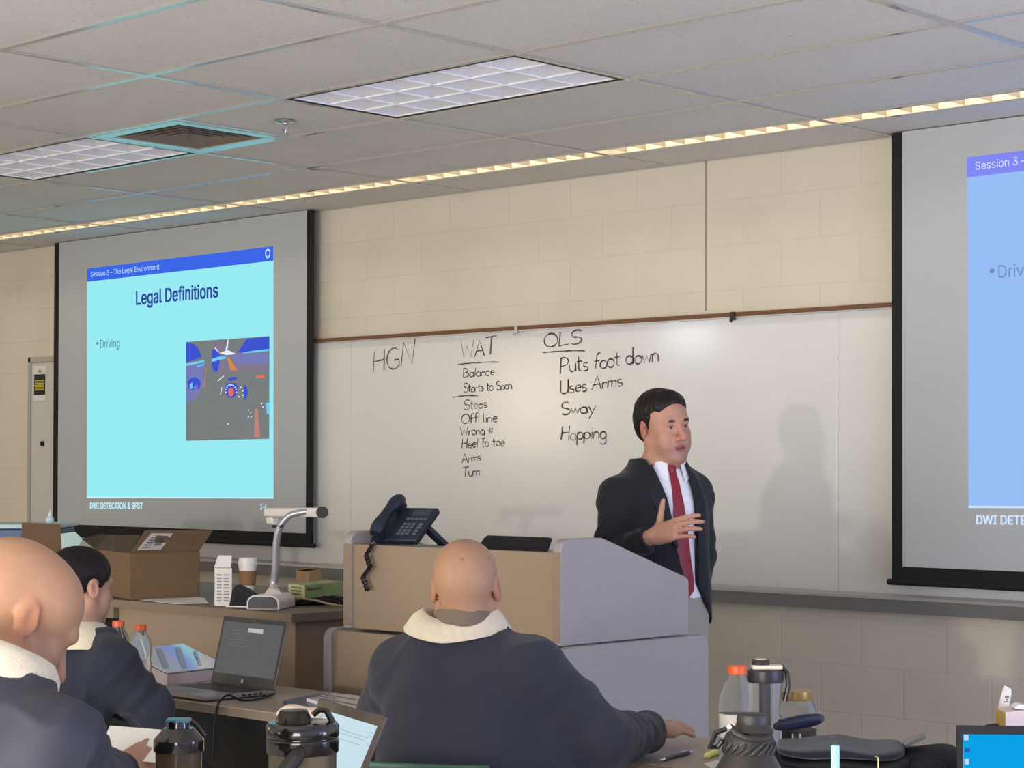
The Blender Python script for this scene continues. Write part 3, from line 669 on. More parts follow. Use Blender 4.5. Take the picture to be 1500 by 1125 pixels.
# ------------------------------------------------------------------ long desk along the wall side
dk = thing('desk', 'long brown media desk between the lectern and the left screen', 'desk', (-6.8, 5.1, 0))
dxl, dxr, dyf, dyb, dzt = -8.9, -5.475, 4.63, 5.62, 0.95
M_desktop = mat('desk_top', (112, 100, 86), 0.6); M_deskband = mat('desk_band', (122, 106, 88), 0.5)
MB().box(dxl, dxr, dyf, dyb, dzt-0.030, dzt).build('worktop', M_desktop, dk, bevel=0.003)
MB().box(dxl, dxr, dyf-0.003, dyf+0.001, dzt-0.03, dzt-0.001).build('edge_band', M_deskband, dk)
MB().box(dxr-0.001, dxr+0.003, dyf, dyb, dzt-0.03, dzt-0.001).build('edge_band', M_deskband, dk)
pxl = -6.56
MB().box(pxl, dxr-0.02, dyf+0.03, dyf+0.05, 0.03, dzt-0.031).build('front_panel', M_tan, dk, bevel=0.002)
MB().box(dxr-0.045, dxr-0.02, dyf+0.05, dyb-0.03, 0.0, dzt-0.031).build('end_panel', M_tan, dk)
MB().box(pxl, pxl+0.025, dyf+0.05, dyb-0.03, 0.0, dzt-0.031).build('end_panel', M_tan, dk)
MB().box(dxl, dxl+0.03, dyf+0.03, dyb-0.03, 0.0, dzt-0.031).build('end_panel', M_tan, dk)
MB().box(-6.86, -6.83, dyf+0.05, dyf+0.09, 0.0, dzt-0.031).build('leg', mat('pale_metal', (178, 172, 156), 0.4), dk)
MB().box(-6.85, pxl, dyf+0.004, dyf+0.03, dzt-0.075, dzt-0.031).build('drawer_front', M_deskband, dk)
MB().box(-6.80, pxl-0.10, dyf-0.001, dyf+0.004, dzt-0.052, dzt-0.044).build('drawer_slot', M_blackm, dk)
MB().box(dxl+0.03, pxl, dyb-0.3, dyb-0.28, 0.1, dzt-0.04).build('back_panel', M_blackm, dk)

# open cardboard box with a shipping label
dC = 7.80
def dq(u, v, d): return D(u, v, d)
bx = thing('cardboard_box', 'big open cardboard box with a shipping label on its raised flap, on the desk', 'box', Z(190, 879, .951))
c0 = Z(190, 879, .951); c1 = np.array([-6.18+0.0, 4.90, .951]); e1 = Z(291, 875.0, .951); ex = (e1-c0)/np.linalg.norm(e1-c0)
c1 = c0+ex*0.40; ey = np.array([-ex[1], ex[0], 0])*1.0
# front-right face runs along ex; the left face runs away to the left
ey = np.array([-0.96, 0.28, 0]); hB = 0.182; tk = 0.004
def panel(p, a, b, t=tk, n=None):
    p, a, b = (np.array(x, float) for x in (p, a, b)); nn = np.cross(a, b); nn = nn/np.linalg.norm(nn)*t
    return MB().prism([p, p+a, p+a+b, p+b], nn)
ex_l = None
wR = np.linalg.norm(e1-c0); L2 = 0.42; up = np.array([0, 0, hB])
a_ = ex*wR; b_ = ey*L2
MB().prism([c0, c0+a_, c0+a_+b_, c0+b_], (0, 0, tk)).build('bottom', M_card, bx)
panel(c0, a_, up).build('wall', M_card, bx); panel(c0+b_, a_, up).build('wall', M_card, bx)
panel(c0, b_, up).build('wall', M_card, bx); panel(c0+a_, b_, up).build('wall', M_card, bx)
def flap(p, q, u0v0, u1v1, d0, d1):
    r0, r1 = D(*u0v0, d0), D(*u1v1, d1); pts = [p, q, r1, r0]
    nn = np.cross(np.array(q)-p, r0-p); nn = nn/np.linalg.norm(nn)*tk
    return MB().prism(pts, nn), pts, nn
f1, pts1, n1 = flap(c0+up, c0+a_+up, (212, 777.5), (311, 778.5), 7.95, 8.16); fl = f1.build('flap', M_card, bx)
S_, E_ = pts1[0], pts1[1]
def onflap(s, t): 
    P0 = pts1[0]*(1-s)+pts1[1]*s; P1 = pts1[3]*(1-s)+pts1[2]*s; return P0*(1-t)+P1*t
sgn = -1 if np.dot(n1, _fw) > 0 else 1
off = n1/np.linalg.norm(n1)*(0.001 if sgn < 0 else 0.001)
offc = -_fw*0.003
lab = MB().poly([onflap(s, t)+offc+(n1 if sgn > 0 else 0) for s, t in ((0.07, 0.1), (0.42, 0.1), (0.44, 0.86), (0.12, 0.86))]); lab.build('shipping_label', mat('label_grey', (190, 186, 180), 0.6), bx, smooth=False)
bc = MB()
for k in range(9):
    s = 0.275+0.012*k; bc.poly([onflap(x, t)+offc*1.7+(n1 if sgn > 0 else 0) for x, t in ((s, 0.3), (s+0.006, 0.3), (s+0.012, 0.7), (s+0.006, 0.7))])
for k in range(5):
    t = 0.2+0.11*k; bc.poly([onflap(x, y)+offc*1.7+(n1 if sgn > 0 else 0) for x, y in ((0.12+0.01*k, t), (0.24, t), (0.25, t+0.04), (0.13+0.01*k, t+0.04))])
bc.build('label_print', mat('label_print', (84, 80, 78), 0.7), bx, smooth=False)
f2, _, _ = flap(c0+up, c0+b_+up, (205, 784), (158, 783), 8.0, 8.25); f2.build('flap', M_cardd, bx)
f3, _, _ = flap(c0+b_+up, c0+b_+a_+up, (120, 790), (150, 783), 8.35, 8.5); f3.build('flap', M_cardd, bx)

# second box further left, and the things around it
b2 = thing('cardboard_box', 'brown cardboard box with one flap up behind the bald man at far left', 'box', Z(60, 850, .951))
q = [D(32, 765.5, 8.85), D(88, 768, 8.9), D(92, 812, 8.85), D(30, 812, 8.8)]
MB().prism(q, _fw*0.004).build('flap', M_card, b2)
zt2 = q[2][2]; pz = np.array([0, 0, zt2-0.951]); A_, B_ = q[3], q[2]; bk = np.array([-0.35, 0.25, 0])
for p, a in ((A_-pz, B_-A_), (A_-pz+bk, B_-A_)): panel(p, a*[1, 1, 0], pz).build('wall', M_card, b2)
panel(A_-pz, bk, pz).build('wall', M_card, b2); panel(B_-pz*1.0, bk, pz).build('wall', M_card, b2)
MB().prism([A_-pz, B_-pz, B_-pz+bk, A_-pz+bk], (0, 0, 0.004)).build('bottom', M_card, b2)
bn = thing('storage_bin', 'blue storage bin with a pale lid at the far left edge', 'bin', (D(10, 780, 8.5)[0], D(10, 780, 8.5)[1], .951))
p0, p1 = D(-30, 768, 9.25), D(84, 770, 9.3); zl = p0[2]
nb = np.array([-0.3, 0.3, 0]); 
a2, c2 = p0*[1, 1, 0], p1*[1, 1, 0]
MB().prism([a2+[0, 0, .951], c2+[0, 0, .951], c2+nb+[0, 0, .951], a2+nb+[0, 0, .951]], (0, 0, zl-0.02-.951)).build('body', mat('bin_blue', (66, 84, 118), 0.4), bn, bevel=0.01)
e_ = (c2-a2)/np.linalg.norm(c2-a2)*0.012
MB().prism([a2-e_-nb*0.03+[0, 0, zl-0.02], c2+e_-nb*0.03+[0, 0, zl-0.02], c2+e_+nb*1.03+[0, 0, zl-0.02], a2-e_+nb*1.03+[0, 0, zl-0.02]], (0, 0, 0.02)).build('lid', mat('bin_lid', (186, 204, 208), 0.4), bn, bevel=0.004)
pb = D(73, 768.5, 9.45); wbt = thing('spray_bottle', 'small white plastic bottle on the blue bin beside the left screen', 'bottle', (pb[0], pb[1], zl+0.0005))
b_c = (pb[0], pb[1], zl+0.0005)
MB().lathe([(0, 0), (0.017, 0), (0.019, 0.004), (0.019, 0.022), (0.009, 0.034), (0.009, 0.04), (0, 0.04)], b_c, 20).build('body', mat('frosted_white', (206, 222, 228), 0.4), wbt)
MB().lathe([(0, 0.0405), (0.008, 0.0405), (0.007, 0.048), (0.0025, 0.05), (0.002, 0.064), (0, 0.064)], b_c, 14).build('nozzle', M_white, wbt)
lo_ = D(94, 812, 8.72); pts = [D(89, 782, 8.75), D(110, 779, 8.8), D(121, 790, 8.78), D(113, 803, 8.74), [lo_[0]+0.05, lo_[1]+0.02, .952], [lo_[0], lo_[1], .952]]
o = MB().prism(pts, -_fw*-0.003).build('paper_folder', mat('pale_teal_paper', (176, 200, 196), 0.6)); props(o, 'pale folder standing between the two cardboard boxes', 'folder')

# sheets on the desk
def sheet_obj(name, label, cat, pts, z, m=M_paper, t=0.0012, group=None):
    o = MB().prism([[*Z(u, v, z)[:2], z] for u, v in pts], (0, 0, t)).build(name, m, smooth=False); return props(o, label, cat, group)
sheet_obj('paper_sheet', 'white sheets of paper lying on the desk in front of the big box', 'paper', [(206, 879), (255, 885), (305, 884), (299, 876), (272, 873)], 0.9515)
# white printed carton with its top open
kt = thing('carton', 'white printed carton with its top flap open on the desk', 'carton', Z(314, 888, .951))
c0 = Z(314.5, 888, .951); ex = np.array([0.77, 0.64, 0]); ey = np.array([-0.82, 0.57, 0]); w1, w2, hh = 0.065, 0.05, 0.142
MB().prism([c0, c0+ex*w1, c0+ex*w1+ey*w2, c0+ey*w2], (0, 0, hh)).build('body', mat('carton_white', (214, 208, 202), 0.55), kt, bevel=0.002)
top = np.array([0, 0, hh])
MB().prism([c0+ey*w2+top, c0+ey*w2+ex*w1+top, c0+ey*w2+ex*w1*0.9+top+[0, 0.01, 0.045], c0+ey*w2+ex*w1*0.1+top+[0, 0.01, 0.045]], ey*0.002).build('flap', mat('carton_white', (0, 0, 0)), kt)
pr_ = MB(); nrm = np.cross(ex, [0, 0, 1]); nrm = nrm*0.0008
for k in range(9):
    for j in range(2): pr_.poly([c0+ex*(0.008+0.016*j*1.6)+nrm*1.4+[0, 0, 0.018+0.012*k], c0+ex*(0.026+0.016*j*1.8)+nrm*1.4+[0, 0, 0.018+0.012*k], c0+ex*(0.026+0.016*j*1.8)+nrm*1.4+[0, 0, 0.023+0.012*k], c0+ex*(0.008+0.016*j*1.6)+nrm*1.4+[0, 0, 0.023+0.012*k]])
pr_.build('printed_lines', mat('print_grey', (128, 128, 134), 0.6), kt, smooth=False)
n2 = -np.cross(ey, [0, 0, 1])*0.0009
sb = MB(); sb.poly([c0+ey*a+n2+[0, 0, z] for a, z in ((0.016, 0.05), (0.034, 0.05), (0.036, 0.09), (0.03, 0.106), (0.02, 0.106), (0.015, 0.09))]); sb.build('printed_picture', mat('print_dark', (50, 48, 50), 0.6), kt, smooth=False)

def coffee_cup():
    c = Z(362.5, 871, .951); c[2] = .951
    t = thing('coffee_cup', 'white paper coffee cup with a brown sleeve behind the document camera', 'cup', c)
    h = 0.142
    MB().lathe([(0, 0), (0.027, 0), (0.027, 0.002), (0.0375, h-0.018), (0.036, h-0.018), (0, h-0.02)], c, 32).build('cup_body', M_white, t)
    MB().lathe([(0.0315, 0.038), (0.0325, 0.038), (0.0372, 0.098), (0.0362, 0.098)], c, 32).build('sleeve', mat('cup_sleeve', (138, 104, 70), 0.8), t)
    MB().lathe([(0.036, h-0.02), (0.0405, h-0.02), (0.0405, h-0.012), (0.038, h-0.010), (0.036, h+0.006), (0.033, h+0.008), (0.030, h+0.003), (0, h+0.003)], c, 32).build('lid', M_white, t)
coffee_cup()
# small black speaker wedge
c = Z(335, 889, .951); c[2] = .951
sp = thing('speaker', 'small black wedge shaped speaker left of the document camera', 'speaker', c)
M_ = frame(c, (0.86, 0.5, 0))
MB().prism([M_ @ Vector(p) for p in ((0, 0, 0), (0.105, 0, 0), (0.10, 0.0, 0.045), (0.075, 0.0, 0.062), (0.028, 0.0, 0.082), (0.012, 0.0, 0.06))], M_.to_3x3() @ Vector((-0.01, 0.07, 0))).build('cabinet', M_blackm, sp, bevel=0.005)
MB().prism([M_ @ Vector(p) for p in ((0.012, -0.001, 0.01), (0.09, -0.001, 0.01), (0.085, -0.001, 0.042), (0.03, -0.001, 0.065))], M_.to_3x3() @ Vector((0, -0.002, 0))).build('grille', mat('speaker_cloth', (30, 30, 36), 0.9), sp)
MB().prism([M_ @ Vector(p) for p in ((-0.01, -0.004, 0), (0.10, -0.004, 0), (0.10, -0.004, 0.004), (-0.01, -0.004, 0.004))], M_.to_3x3() @ Vector((0, 0.07, 0))).build('foot', M_white, sp)
# document camera
c = Z(385, 893, .951); c[2] = .951
dc = thing('document_camera', 'white document camera with a curved arm on the desk', 'document camera', c)
M_ = frame(c, (0.84, 0.54, 0)); m3 = M_.to_3x3()
def rr(w, h, r, n=5): return arc(w-r, h-r, r, 0, 90, n)+arc(-w+r, h-r, r, 90, 180, n)+[(-w, 0.0), (w, 0.0)]
M_dcw = mat('document_camera_shell', (214, 206, 200), 0.35)
MB().prism([M_ @ Vector((x, 0, z)) for x, z in rr(0.062, 0.052, 0.03)], m3 @ Vector((0.0, 0.20, 0))).build('base', M_dcw, dc, bevel=0.003)
MB().prism([M_ @ Vector((x, -0.004, z+0.004)) for x, z in rr(0.055, 0.043, 0.025)], m3 @ Vector((0, 0.006, 0))).build('front_grille', mat('dark_grille', (46, 46, 48), 0.5), dc)
pts = [(397, 868), (401, 858), (403.5, 836), (404, 815), (405, 795), (408, 778), (415, 764), (427, 754), (445, 750), (458, 749)]
arm_d = np.linspace(7.43, 7.35, len(pts)); path = [D(u, v, d) for (u, v), d in zip(pts, arm_d)]
path[0] = np.array(M_ @ Vector((0.02, 0.06, 0.045)))
MB().tube([path[0]*(1-t)+path[1]*t for t in (0, 0.33, 0.66, 1)], [0.034, 0.027, 0.017, 0.014], 18).build('neck', M_dcw, dc)
sm = []
for k in range(1, len(path)-1):
    for t in np.linspace(0, 1, 6, endpoint=False):
        a, b, c3, d_ = path[max(k-1, 0)], path[k], path[k+1], path[min(k+2, len(path)-1)]
        sm.append(0.5*((2*b)+(-a+c3)*t+(2*a-5*b+4*c3-d_)*t*t+(-a+3*b-3*c3+d_)*t**3))
MB().tube(sm, [0.0150-0.004*k/len(sm) for k in range(len(sm))], 16).build('arm', mat('arm_metal', (170, 170, 178), 0.3, metal=0.5), dc)
h0, h1 = D(393, 750, 7.62), D(471, 750.5, 7.30)
hM = frame(h0, h1-h0); Lh = np.linalg.norm(h1-h0)
MB().prism([hM @ Vector((0, y, z)) for y, z in ((-0.018, -0.018), (0.018, -0.018), (0.022, 0.0), (0.018, 0.017), (-0.018, 0.017), (-0.022, 0))], hM.to_3x3() @ Vector((Lh, 0, 0))).build('camera_head', M_dcw, dc, bevel=0.005)
MB().prism([hM @ Vector((0.005, y, z)) for y, z in ((-0.016, -0.02), (0.016, -0.02), (0.012, -0.052), (-0.012, -0.045))], hM.to_3x3() @ Vector((0.05, 0, 0))).build('lens_housing', M_dcw, dc, bevel=0.005)
MB().tube([hM @ Vector((Lh-0.003, 0, 0)), hM @ Vector((Lh+0.012, 0, 0))], 0.0215, 20).build('end_cap', mat('dark_brown_plastic', (66, 54, 50), 0.35), dc)
MB().tube([D(400, 771, 7.44), D(413, 771, 7.36)], 0.006, 10).build('knob', M_blackp, dc)
# boxes and clutter right of the document camera
c = Z(450, 870, .951); c[2] = .951
zz = D(450, 858, 8.0)[2]
gb = thing('carton', 'long green printed carton with a pale end lying on the desk by the lectern', 'carton', (c[0], c[1], .951))
g0 = Z(444, 893, .951); gz = .951+0.052
p0, p1, p2 = D(423, 861.5, 7.62), D(447, 857.5, 7.5), D(502, 856, 7.75)
hG = 0.05
base = p1*[1, 1, 0]; ex = (p2-p1)*[1, 1, 0]; ey = (p0-p1)*[1, 1, 0]; zt_ = p1[2]; z0_ = zt_-hG
MB().prism([base+[0, 0, z0_], base+ex+[0, 0, z0_], base+ex+ey+[0, 0, z0_], base+ey+[0, 0, z0_]], (0, 0, hG)).build('body', mat('carton_green', (132, 152, 96), 0.5), gb, bevel=0.001)
exn, eyn = ex/np.linalg.norm(ex), ey/np.linalg.norm(ey)
nA = np.cross(exn, [0, 0, 1])*0.001; nB = np.cross([0, 0, 1], eyn)*0.001
MB().prism([base+nB+[0, 0, z0_], base+ey+nB+[0, 0, z0_], base+ey+nB+[0, 0, zt_], base+nB+[0, 0, zt_]], nB).build('pale_end', mat('carton_pale', (196, 198, 150), 0.5), gb, smooth=False)
w_ = MB()
for k in range(12):
    w_.poly([base+nA*1.2+exn*(0.01+0.009*k)+[0, 0, z0_+0.03], base+nA*1.2+exn*(0.016+0.009*k)+[0, 0, z0_+0.03], base+nA*1.2+exn*(0.016+0.009*k)+[0, 0, z0_+0.038], base+nA*1.2+exn*(0.01+0.009*k)+[0, 0, z0_+0.038]])
w_.build('printed_lines', mat('green_print', (74, 98, 60), 0.6), gb, smooth=False)
w_ = MB()
for k in range(3): w_.poly([base+nB*2.4+ey*a+[0, 0, z0_+0.012+0.012*k+b] for a, b in ((0.2, 0), (0.8, 0), (0.8, 0.004), (0.2, 0.004))])
w_.build('printed_lines', mat('green_print', (74, 98, 60), 0.6), gb, smooth=False)
# power supply brick and cable pile carrying the carton
cl = thing('cable_pile', 'tangle of black cables and adapters under the green carton', 'cables', (c[0], c[1], .951))
rng2 = random.Random(7); cc = (base+ex*0.45+ey*0.4); cc[2] = 0
for k, (s, t, r) in enumerate(((0.2, 0.25, 20), (0.75, 0.3, -25), (0.45, 0.8, 60))):
    bp = base+ex*s+ey*t; M2 = frame((bp[0], bp[1], .951), (math.cos(math.radians(r+43)), math.sin(math.radians(r+43)), 0))
    MB().box(-0.06, 0.06, -0.03, 0.03, 0, z0_-.9515, M=M2).build('power_adapter', mat('adapter_%d' % (k % 2), ((30, 30, 32), (62, 60, 52))[k % 2], 0.4), cl, bevel=0.006)
for k in range(7):
    pts = []; ph0 = rng2.uniform(0, 6.3); rad = rng2.uniform(0.05, 0.11); cx_, cy_ = rng2.uniform(-0.06, 0.05), rng2.uniform(-0.05, 0.03)
    ctr = base+ex*0.52-np.array([-_fw[0], -_fw[1], 0])*-0.0+np.array([cx_, cy_, 0])-_fw*[1, 1, 0]*0.07
    for a in np.linspace(0, 5.2, 28): pts.append((ctr[0]+rad*1.2*math.cos(a+ph0), ctr[1]+rad*0.6*math.sin(a+ph0*1.3), .957+0.012*(1+math.sin(a*2.3+k))*rng2.uniform(0.8, 1)))
    MB().tube(pts, 0.0042, 7).build('cable', M_blackm if k != 3 else mat('tan_cable', (150, 132, 100), 0.5), cl)
# small brown box
c = D(452, 858, 8.2); 
sbx = thing('cardboard_box', 'small brown box on the desk behind the green carton', 'box', (c[0], c[1], .951))
p0, p1, p2 = D(434, 836, 8.22), D(452, 838, 8.1), D(471, 834, 8.25)
base = p1*[1, 1, 0]+[0, 0, .951]; hS = p1[2]-.951
MB().prism([base, base+(p2-p1)*[1, 1, 0], base+(p2-p1+p0-p1)*[1, 1, 0], base+(p0-p1)*[1, 1, 0]], (0, 0, hS)).build('body', mat('brown_box', (172, 140, 100), 0.8), sbx, bevel=0.0015)
tp = base+[0, 0, hS]; MB().prism([tp+(p0-p1)*[1, 1, 0], tp+(p0-p1+p2-p1)*[1, 1, 0], tp+(p2-p1)*[1, 1, 0]*0.98+(p0-p1)*[1, 1, 0]*0.2+[0, 0, 0.012], tp+(p0-p1)*[1, 1, 0]*0.2+[0, 0, 0.012]], (0, 0, 0.002)).build('lid_flap', mat('brown_box_lid', (190, 164, 124), 0.8), sbx)
# white armchair-like cover: rounded pale console behind the desk under the left screen
# ------------------------------------------------------------------ tables
def table(label, x0, x1, y0, y1, z=0.75):
    t = thing('training_table', label, 'table', ((x0+x1)/2, (y0+y1)/2, 0), 'narrow training tables')
    MB().box(x0, x1, y0, y1, z-0.028, z).build('tabletop', M_top, t, bevel=0.003)
    MB().box(x0, x1, y0-0.002, y0+0.001, z-0.026, z-0.002).build('edge_band', M_topedge, t)
    MB().box(x0+0.06, x1-0.06, y1-0.10, y1-0.085, 0.28, z-0.03).build('modesty_panel', M_blackm, t)
    for xa in (x0+0.08, x1-0.12):
        MB().box(xa, xa+0.04, y0+0.16, y0+0.24, 0.03, z-0.03).build('leg', M_blackm, t, bevel=0.003)
        MB().box(xa-0.005, xa+0.045, y0+0.03, y1-0.05, 0.0, 0.035).build('foot', M_blackm, t, bevel=0.008)
TZ = 0.75
table('narrow table carrying the open HP-style grey laptop and binder'.replace('HP-style ', ''), -6.35, -3.99, 3.80, 4.275)
table('narrow table the bald man in the centre rests his hand on', -3.97, -1.55, 3.80, 4.275)
table('nearest narrow table, in front, carrying the jug and the growler', -3.55, -1.10, 2.28, 2.78)

def laptop(label, hinge_l, hinge_r, tilt, depth, lid_h, body_c, screen_m, deco, base_mat=None):
    """hinge from the user's left to right end on the table, lid leaning back by tilt"""
    a, b = np.array(hinge_l, float), np.array(hinge_r, float); w = np.linalg.norm(b-a)
    M_ = frame(a, b-a); t = thing('laptop', label, 'laptop', (a+b)/2)
    mb_ = mat('laptop_'+body_c[0], body_c[1], 0.4, metal=0.2); m3 = M_.to_3x3()
    base = MB().box(0, w, -depth, 0.0, 0.004, 0.018, M=M_); base.build('base', base_mat or mb_, t, bevel=0.003)
    MB().box(0.02, w-0.02, -depth*0.55, -0.02, 0.0175, 0.0188, M=M_).build('keyboard', mat('keyboard_dark', (54, 44, 46), 0.5), t)
    MB().box(w*0.34, w*0.66, -depth*0.94, -depth*0.62, 0.0175, 0.0183, M=M_).build('touchpad', mat('touchpad', (120, 112, 112), 0.3), t)
    for k in range(4): MB().box(w-0.002, w+0.0006, -0.055-0.022*k, -0.042-0.022*k, 0.008, 0.014, M=M_).build('port', M_blackp, t)
    for x in (0.03, w-0.03):
        for y in (-0.02, -depth+0.02): MB().box(x-0.008, x+0.008, y-0.008, y+0.008, 0, 0.005, M=M_).build('foot', M_blackp, t)
    Lm = M_ @ Matrix.Translation((0, 0.004, 0.016)) @ Matrix.Rotation(-math.radians(tilt), 4, 'X')
    MB().box(0, w, 0, 0.007, 0, lid_h, M=Lm).build('lid', mb_, t, bevel=0.003)
    bz = MB().box(0.002, w-0.002, -0.0012, 0.0004, 0.002, lid_h-0.002, M=Lm); bz.build('bezel', mat('bezel_'+body_c[0], body_c[2], 0.35), t)
    sx0, sx1, sz0, sz1 = deco['scr']
    MB().box(sx0, w-sx1, -0.0020, -0.0013, sz0, lid_h-sz1, M=Lm).build('screen', screen_m, t, smooth=False)
    MB().tube([Lm @ Vector((w/2, -0.0012, lid_h-0.007)), Lm @ Vector((w/2, -0.002, lid_h-0.007))], 0.0018, 8).build('webcam', M_clear if False else mat('webcam_glint', (170, 170, 170), 0.3), t)
    for nm, m_, rects in deco.get('marks', ()):
        q = MB()
        for (x0, x1, z0, z1) in rects: q.box(x0*w, x1*w, -0.0026, -0.0021, z0*lid_h, z1*lid_h, M=Lm)
        q.build(nm, m_, t, smooth=False)
    return t
hl, hr = np.array([-5.250, 4.088, TZ]), np.array([-4.915, 4.078, TZ])
g_ = lambda n, c, k=1.0: mat(n, c, 0.3, emit=k)
rs = random.Random(3)
lines = [(0.18+0.02*rs.random(), 0.36+0.2*rs.random(), 0.80-0.045*k, 0.806-0.045*k) for k in range(6)]
laptop('open grey laptop with a dim dark screen on the front table', hl, hr, 14, 0.262, 0.222, ('grey', (96, 88, 86), (42, 42, 42)), g_('dim_screen', (92, 93, 92), 1.0),
       dict(scr=(0.012, 0.012, 0.035, 0.016), marks=(('screen_box', g_('dim_box', (182, 182, 178)), [(0.44, 0.67, 0.79, 0.85)]), ('screen_lines', g_('dim_lines', (112, 113, 112)), lines), ('maker_mark', mat('mark_white', (210, 208, 200), 0.4), [(0.485, 0.515, 0.045, 0.105)]))),
       base_mat=mat('palm_rest_silver', (150, 140, 140), 0.3, metal=0.5))
# cable from the laptop over the table edge
cb_ = MB(); pts = [Z(402, 1016, TZ+.006), Z(380, 1024, TZ+.006), Z(352, 1025.5, TZ+.006), Z(335, 1018, TZ+.03), Z(322, 1027, TZ+.008), Y(318, 1036, 3.79), Y(316, 1048, 3.785), Y(313, 1075, 3.78), Y(312, 1120, 3.78)]
sm = []
for k in range(len(pts)-1):
    for t in np.linspace(0, 1, 6, endpoint=False):
        a, b, c3, d_ = pts[max(k-1, 0)], pts[k], pts[k+1], pts[min(k+2, len(pts)-1)]
        sm.append(0.5*((2*b)+(-a+c3)*t+(2*a-5*b+4*c3-d_)*t*t+(-a+3*b-3*c3+d_)*t**3))
o = cb_.tube(sm, 0.0035, 8).build('power_cable', M_blackm); props(o, 'thin dark power cable running off the front table below the grey laptop', 'cable')
# wedge-shaped binder in a glossy sleeve
P1, E_, P4, P2 = Z(245, 987, .79), Z(333, 977, .79), Z(268, 944, .848), Z(180, 954, .848)
bd = thing('binder', 'thick white binder in a shiny clear sleeve beside the two orange-capped bottles', 'binder', ((P1+P4)/2)*[1, 1, 0]+[0, 0, TZ])
low = [np.array([p[0], p[1], TZ+0.001]) for p in (P1, E_, P4, P2)]
m = MB(); ins = [(np.array(p)+(np.mean((P1, E_, P4, P2), 0)-p)*0.02)-[0, 0, 0.004] for p in (P1, E_, P4, P2)]
m.loft([low, ins]); m.build('page_block', mat('page_block', (196, 180, 178), 0.7, var=0.06, vscale=80), bd, smooth=False)
MB().prism([P1, E_, P4, P2], (0, 0, 0.004)).build('cover', mat('glossy_sleeve', (206, 216, 226), 0.07, spec=0.8, coat=0.6), bd, bevel=0.0015)
q = MB(); U_, V_ = E_-P1, P2-P1
for s0, t0, s1, t1, wd in ((0.05, 0.15, 0.5, 0.95, 0.10), (0.3, 0.08, 0.8, 0.9, 0.08), (0.6, 0.1, 0.95, 0.7, 0.05)):
    q.poly([P1+U_*s+V_*t+[0, 0, 0.0045] for s, t in ((s0, t0), (s0+wd, t0), (s1+wd, t1), (s1, t1))])
q.build('cover_stripes', mat('sleeve_stripe', (150, 168, 190), 0.08, spec=0.8), bd, smooth=False)
# two drink bottles by the woman, and one on the right: one builder
def sport_bottle(c, label, h=0.235, r=0.037, labelled=False, group=None):
    t = thing('drink_bottle', label, 'bottle', c, group)
    MB().lathe([(0, 0), (r*0.9, 0), (r, 0.006), (r, h*0.26), (r*0.93, h*0.30), (r*0.95, h*0.52), (r, h*0.56), (r*0.98, h*0.66), (r*0.82, h*0.78), (r*0.5, h*0.885), (r*0.46, h*0.90), (r*0.46, h*0.925), (0, h*0.925)], c, 36).build('body', M_clear, t)
    MB().lathe([(0, h*0.915), (r*0.5, h*0.915), (r*0.52, h*0.92), (r*0.52, h*0.993), (r*0.49, h), (0, h)], c, 28).build('cap', M_orange, t)
    if labelled:
        MB().lathe([(r*0.955, h*0.30), (r*0.985, h*0.30), (r*0.985, h*0.53), (r*0.955, h*0.53)], c, 36).build('wrap_label', mat('wrap_label', (226, 222, 216), 0.5, var=0.15, vscale=60), t)
        q = MB(); a0 = math.atan2(-c[1], -c[0])
        for k in range(5):
            a = a0+0.25*math.sin(k*2.1); z = h*(0.33+0.035*k)
            q.poly([(c[0]+r*1.0*math.cos(a+s), c[1]+r*1.0*math.sin(a+s), c[2]+zz) for s, zz in ((-0.12, z), (0.12, z), (0.1, z+h*0.03), (-0.1, z+h*0.03))])
        q.build('label_print', mat('label_orange', (206, 110, 66), 0.5), t, smooth=False)
b1, b2_ = Y(173, 1000, 3.90), Y(205.5, 1000, 3.86)
for q_, lb in ((b1, 'clear drink bottle with an orange cap, the left one of two beside the binder'), (b2_, 'clear drink bottle with an orange cap, the right one of two beside the binder')):
    sport_bottle(np.array([q_[0], q_[1], TZ]), lb, h=0.214, r=0.039, group='orange-capped drink bottles')
pb = D(1080, 1050, 4.86); sport_bottle(np.array([pb[0], pb[1], TZ]), 'clear drink bottle with an orange cap beside the black-lidded tumbler', h=0.245, r=0.045, labelled=True, group='orange-capped drink bottles')
# magazines and a clear case
def stack(pts, z0, z1, name, label, cat, m):
    o = MB().prism([[*Z(u, v, z1)[:2], z0] for u, v in pts], (0, 0, z1-z0)).build(name, m, smooth=False); return props(o, label, cat)
bk = stack([(415, 1026), (468, 1016), (520, 1032), (455, 1047)], TZ+.0005, TZ+.012, 'magazine', 'dark blue covered booklet lying beside the table edge, under white papers', 'booklet', mat('booklet_blue', (52, 62, 92), 0.3))
mg = thing('magazine', 'white and grey glossy magazine on the dark blue booklet', 'magazine', Z(495, 1028, TZ+.0125))
pp = [Z(u, v, TZ+.022) for u, v in ((449, 1023), (487, 1014.5), (541, 1021), (538, 1041), (500, 1037))]
MB().prism([p-[0, 0, 0.0095] for p in pp], (0, 0, 0.0095)).build('cover', mat('glossy_white', (214, 214, 214), 0.15), mg, smooth=False)
ctr = np.mean(pp, 0)
q = MB()
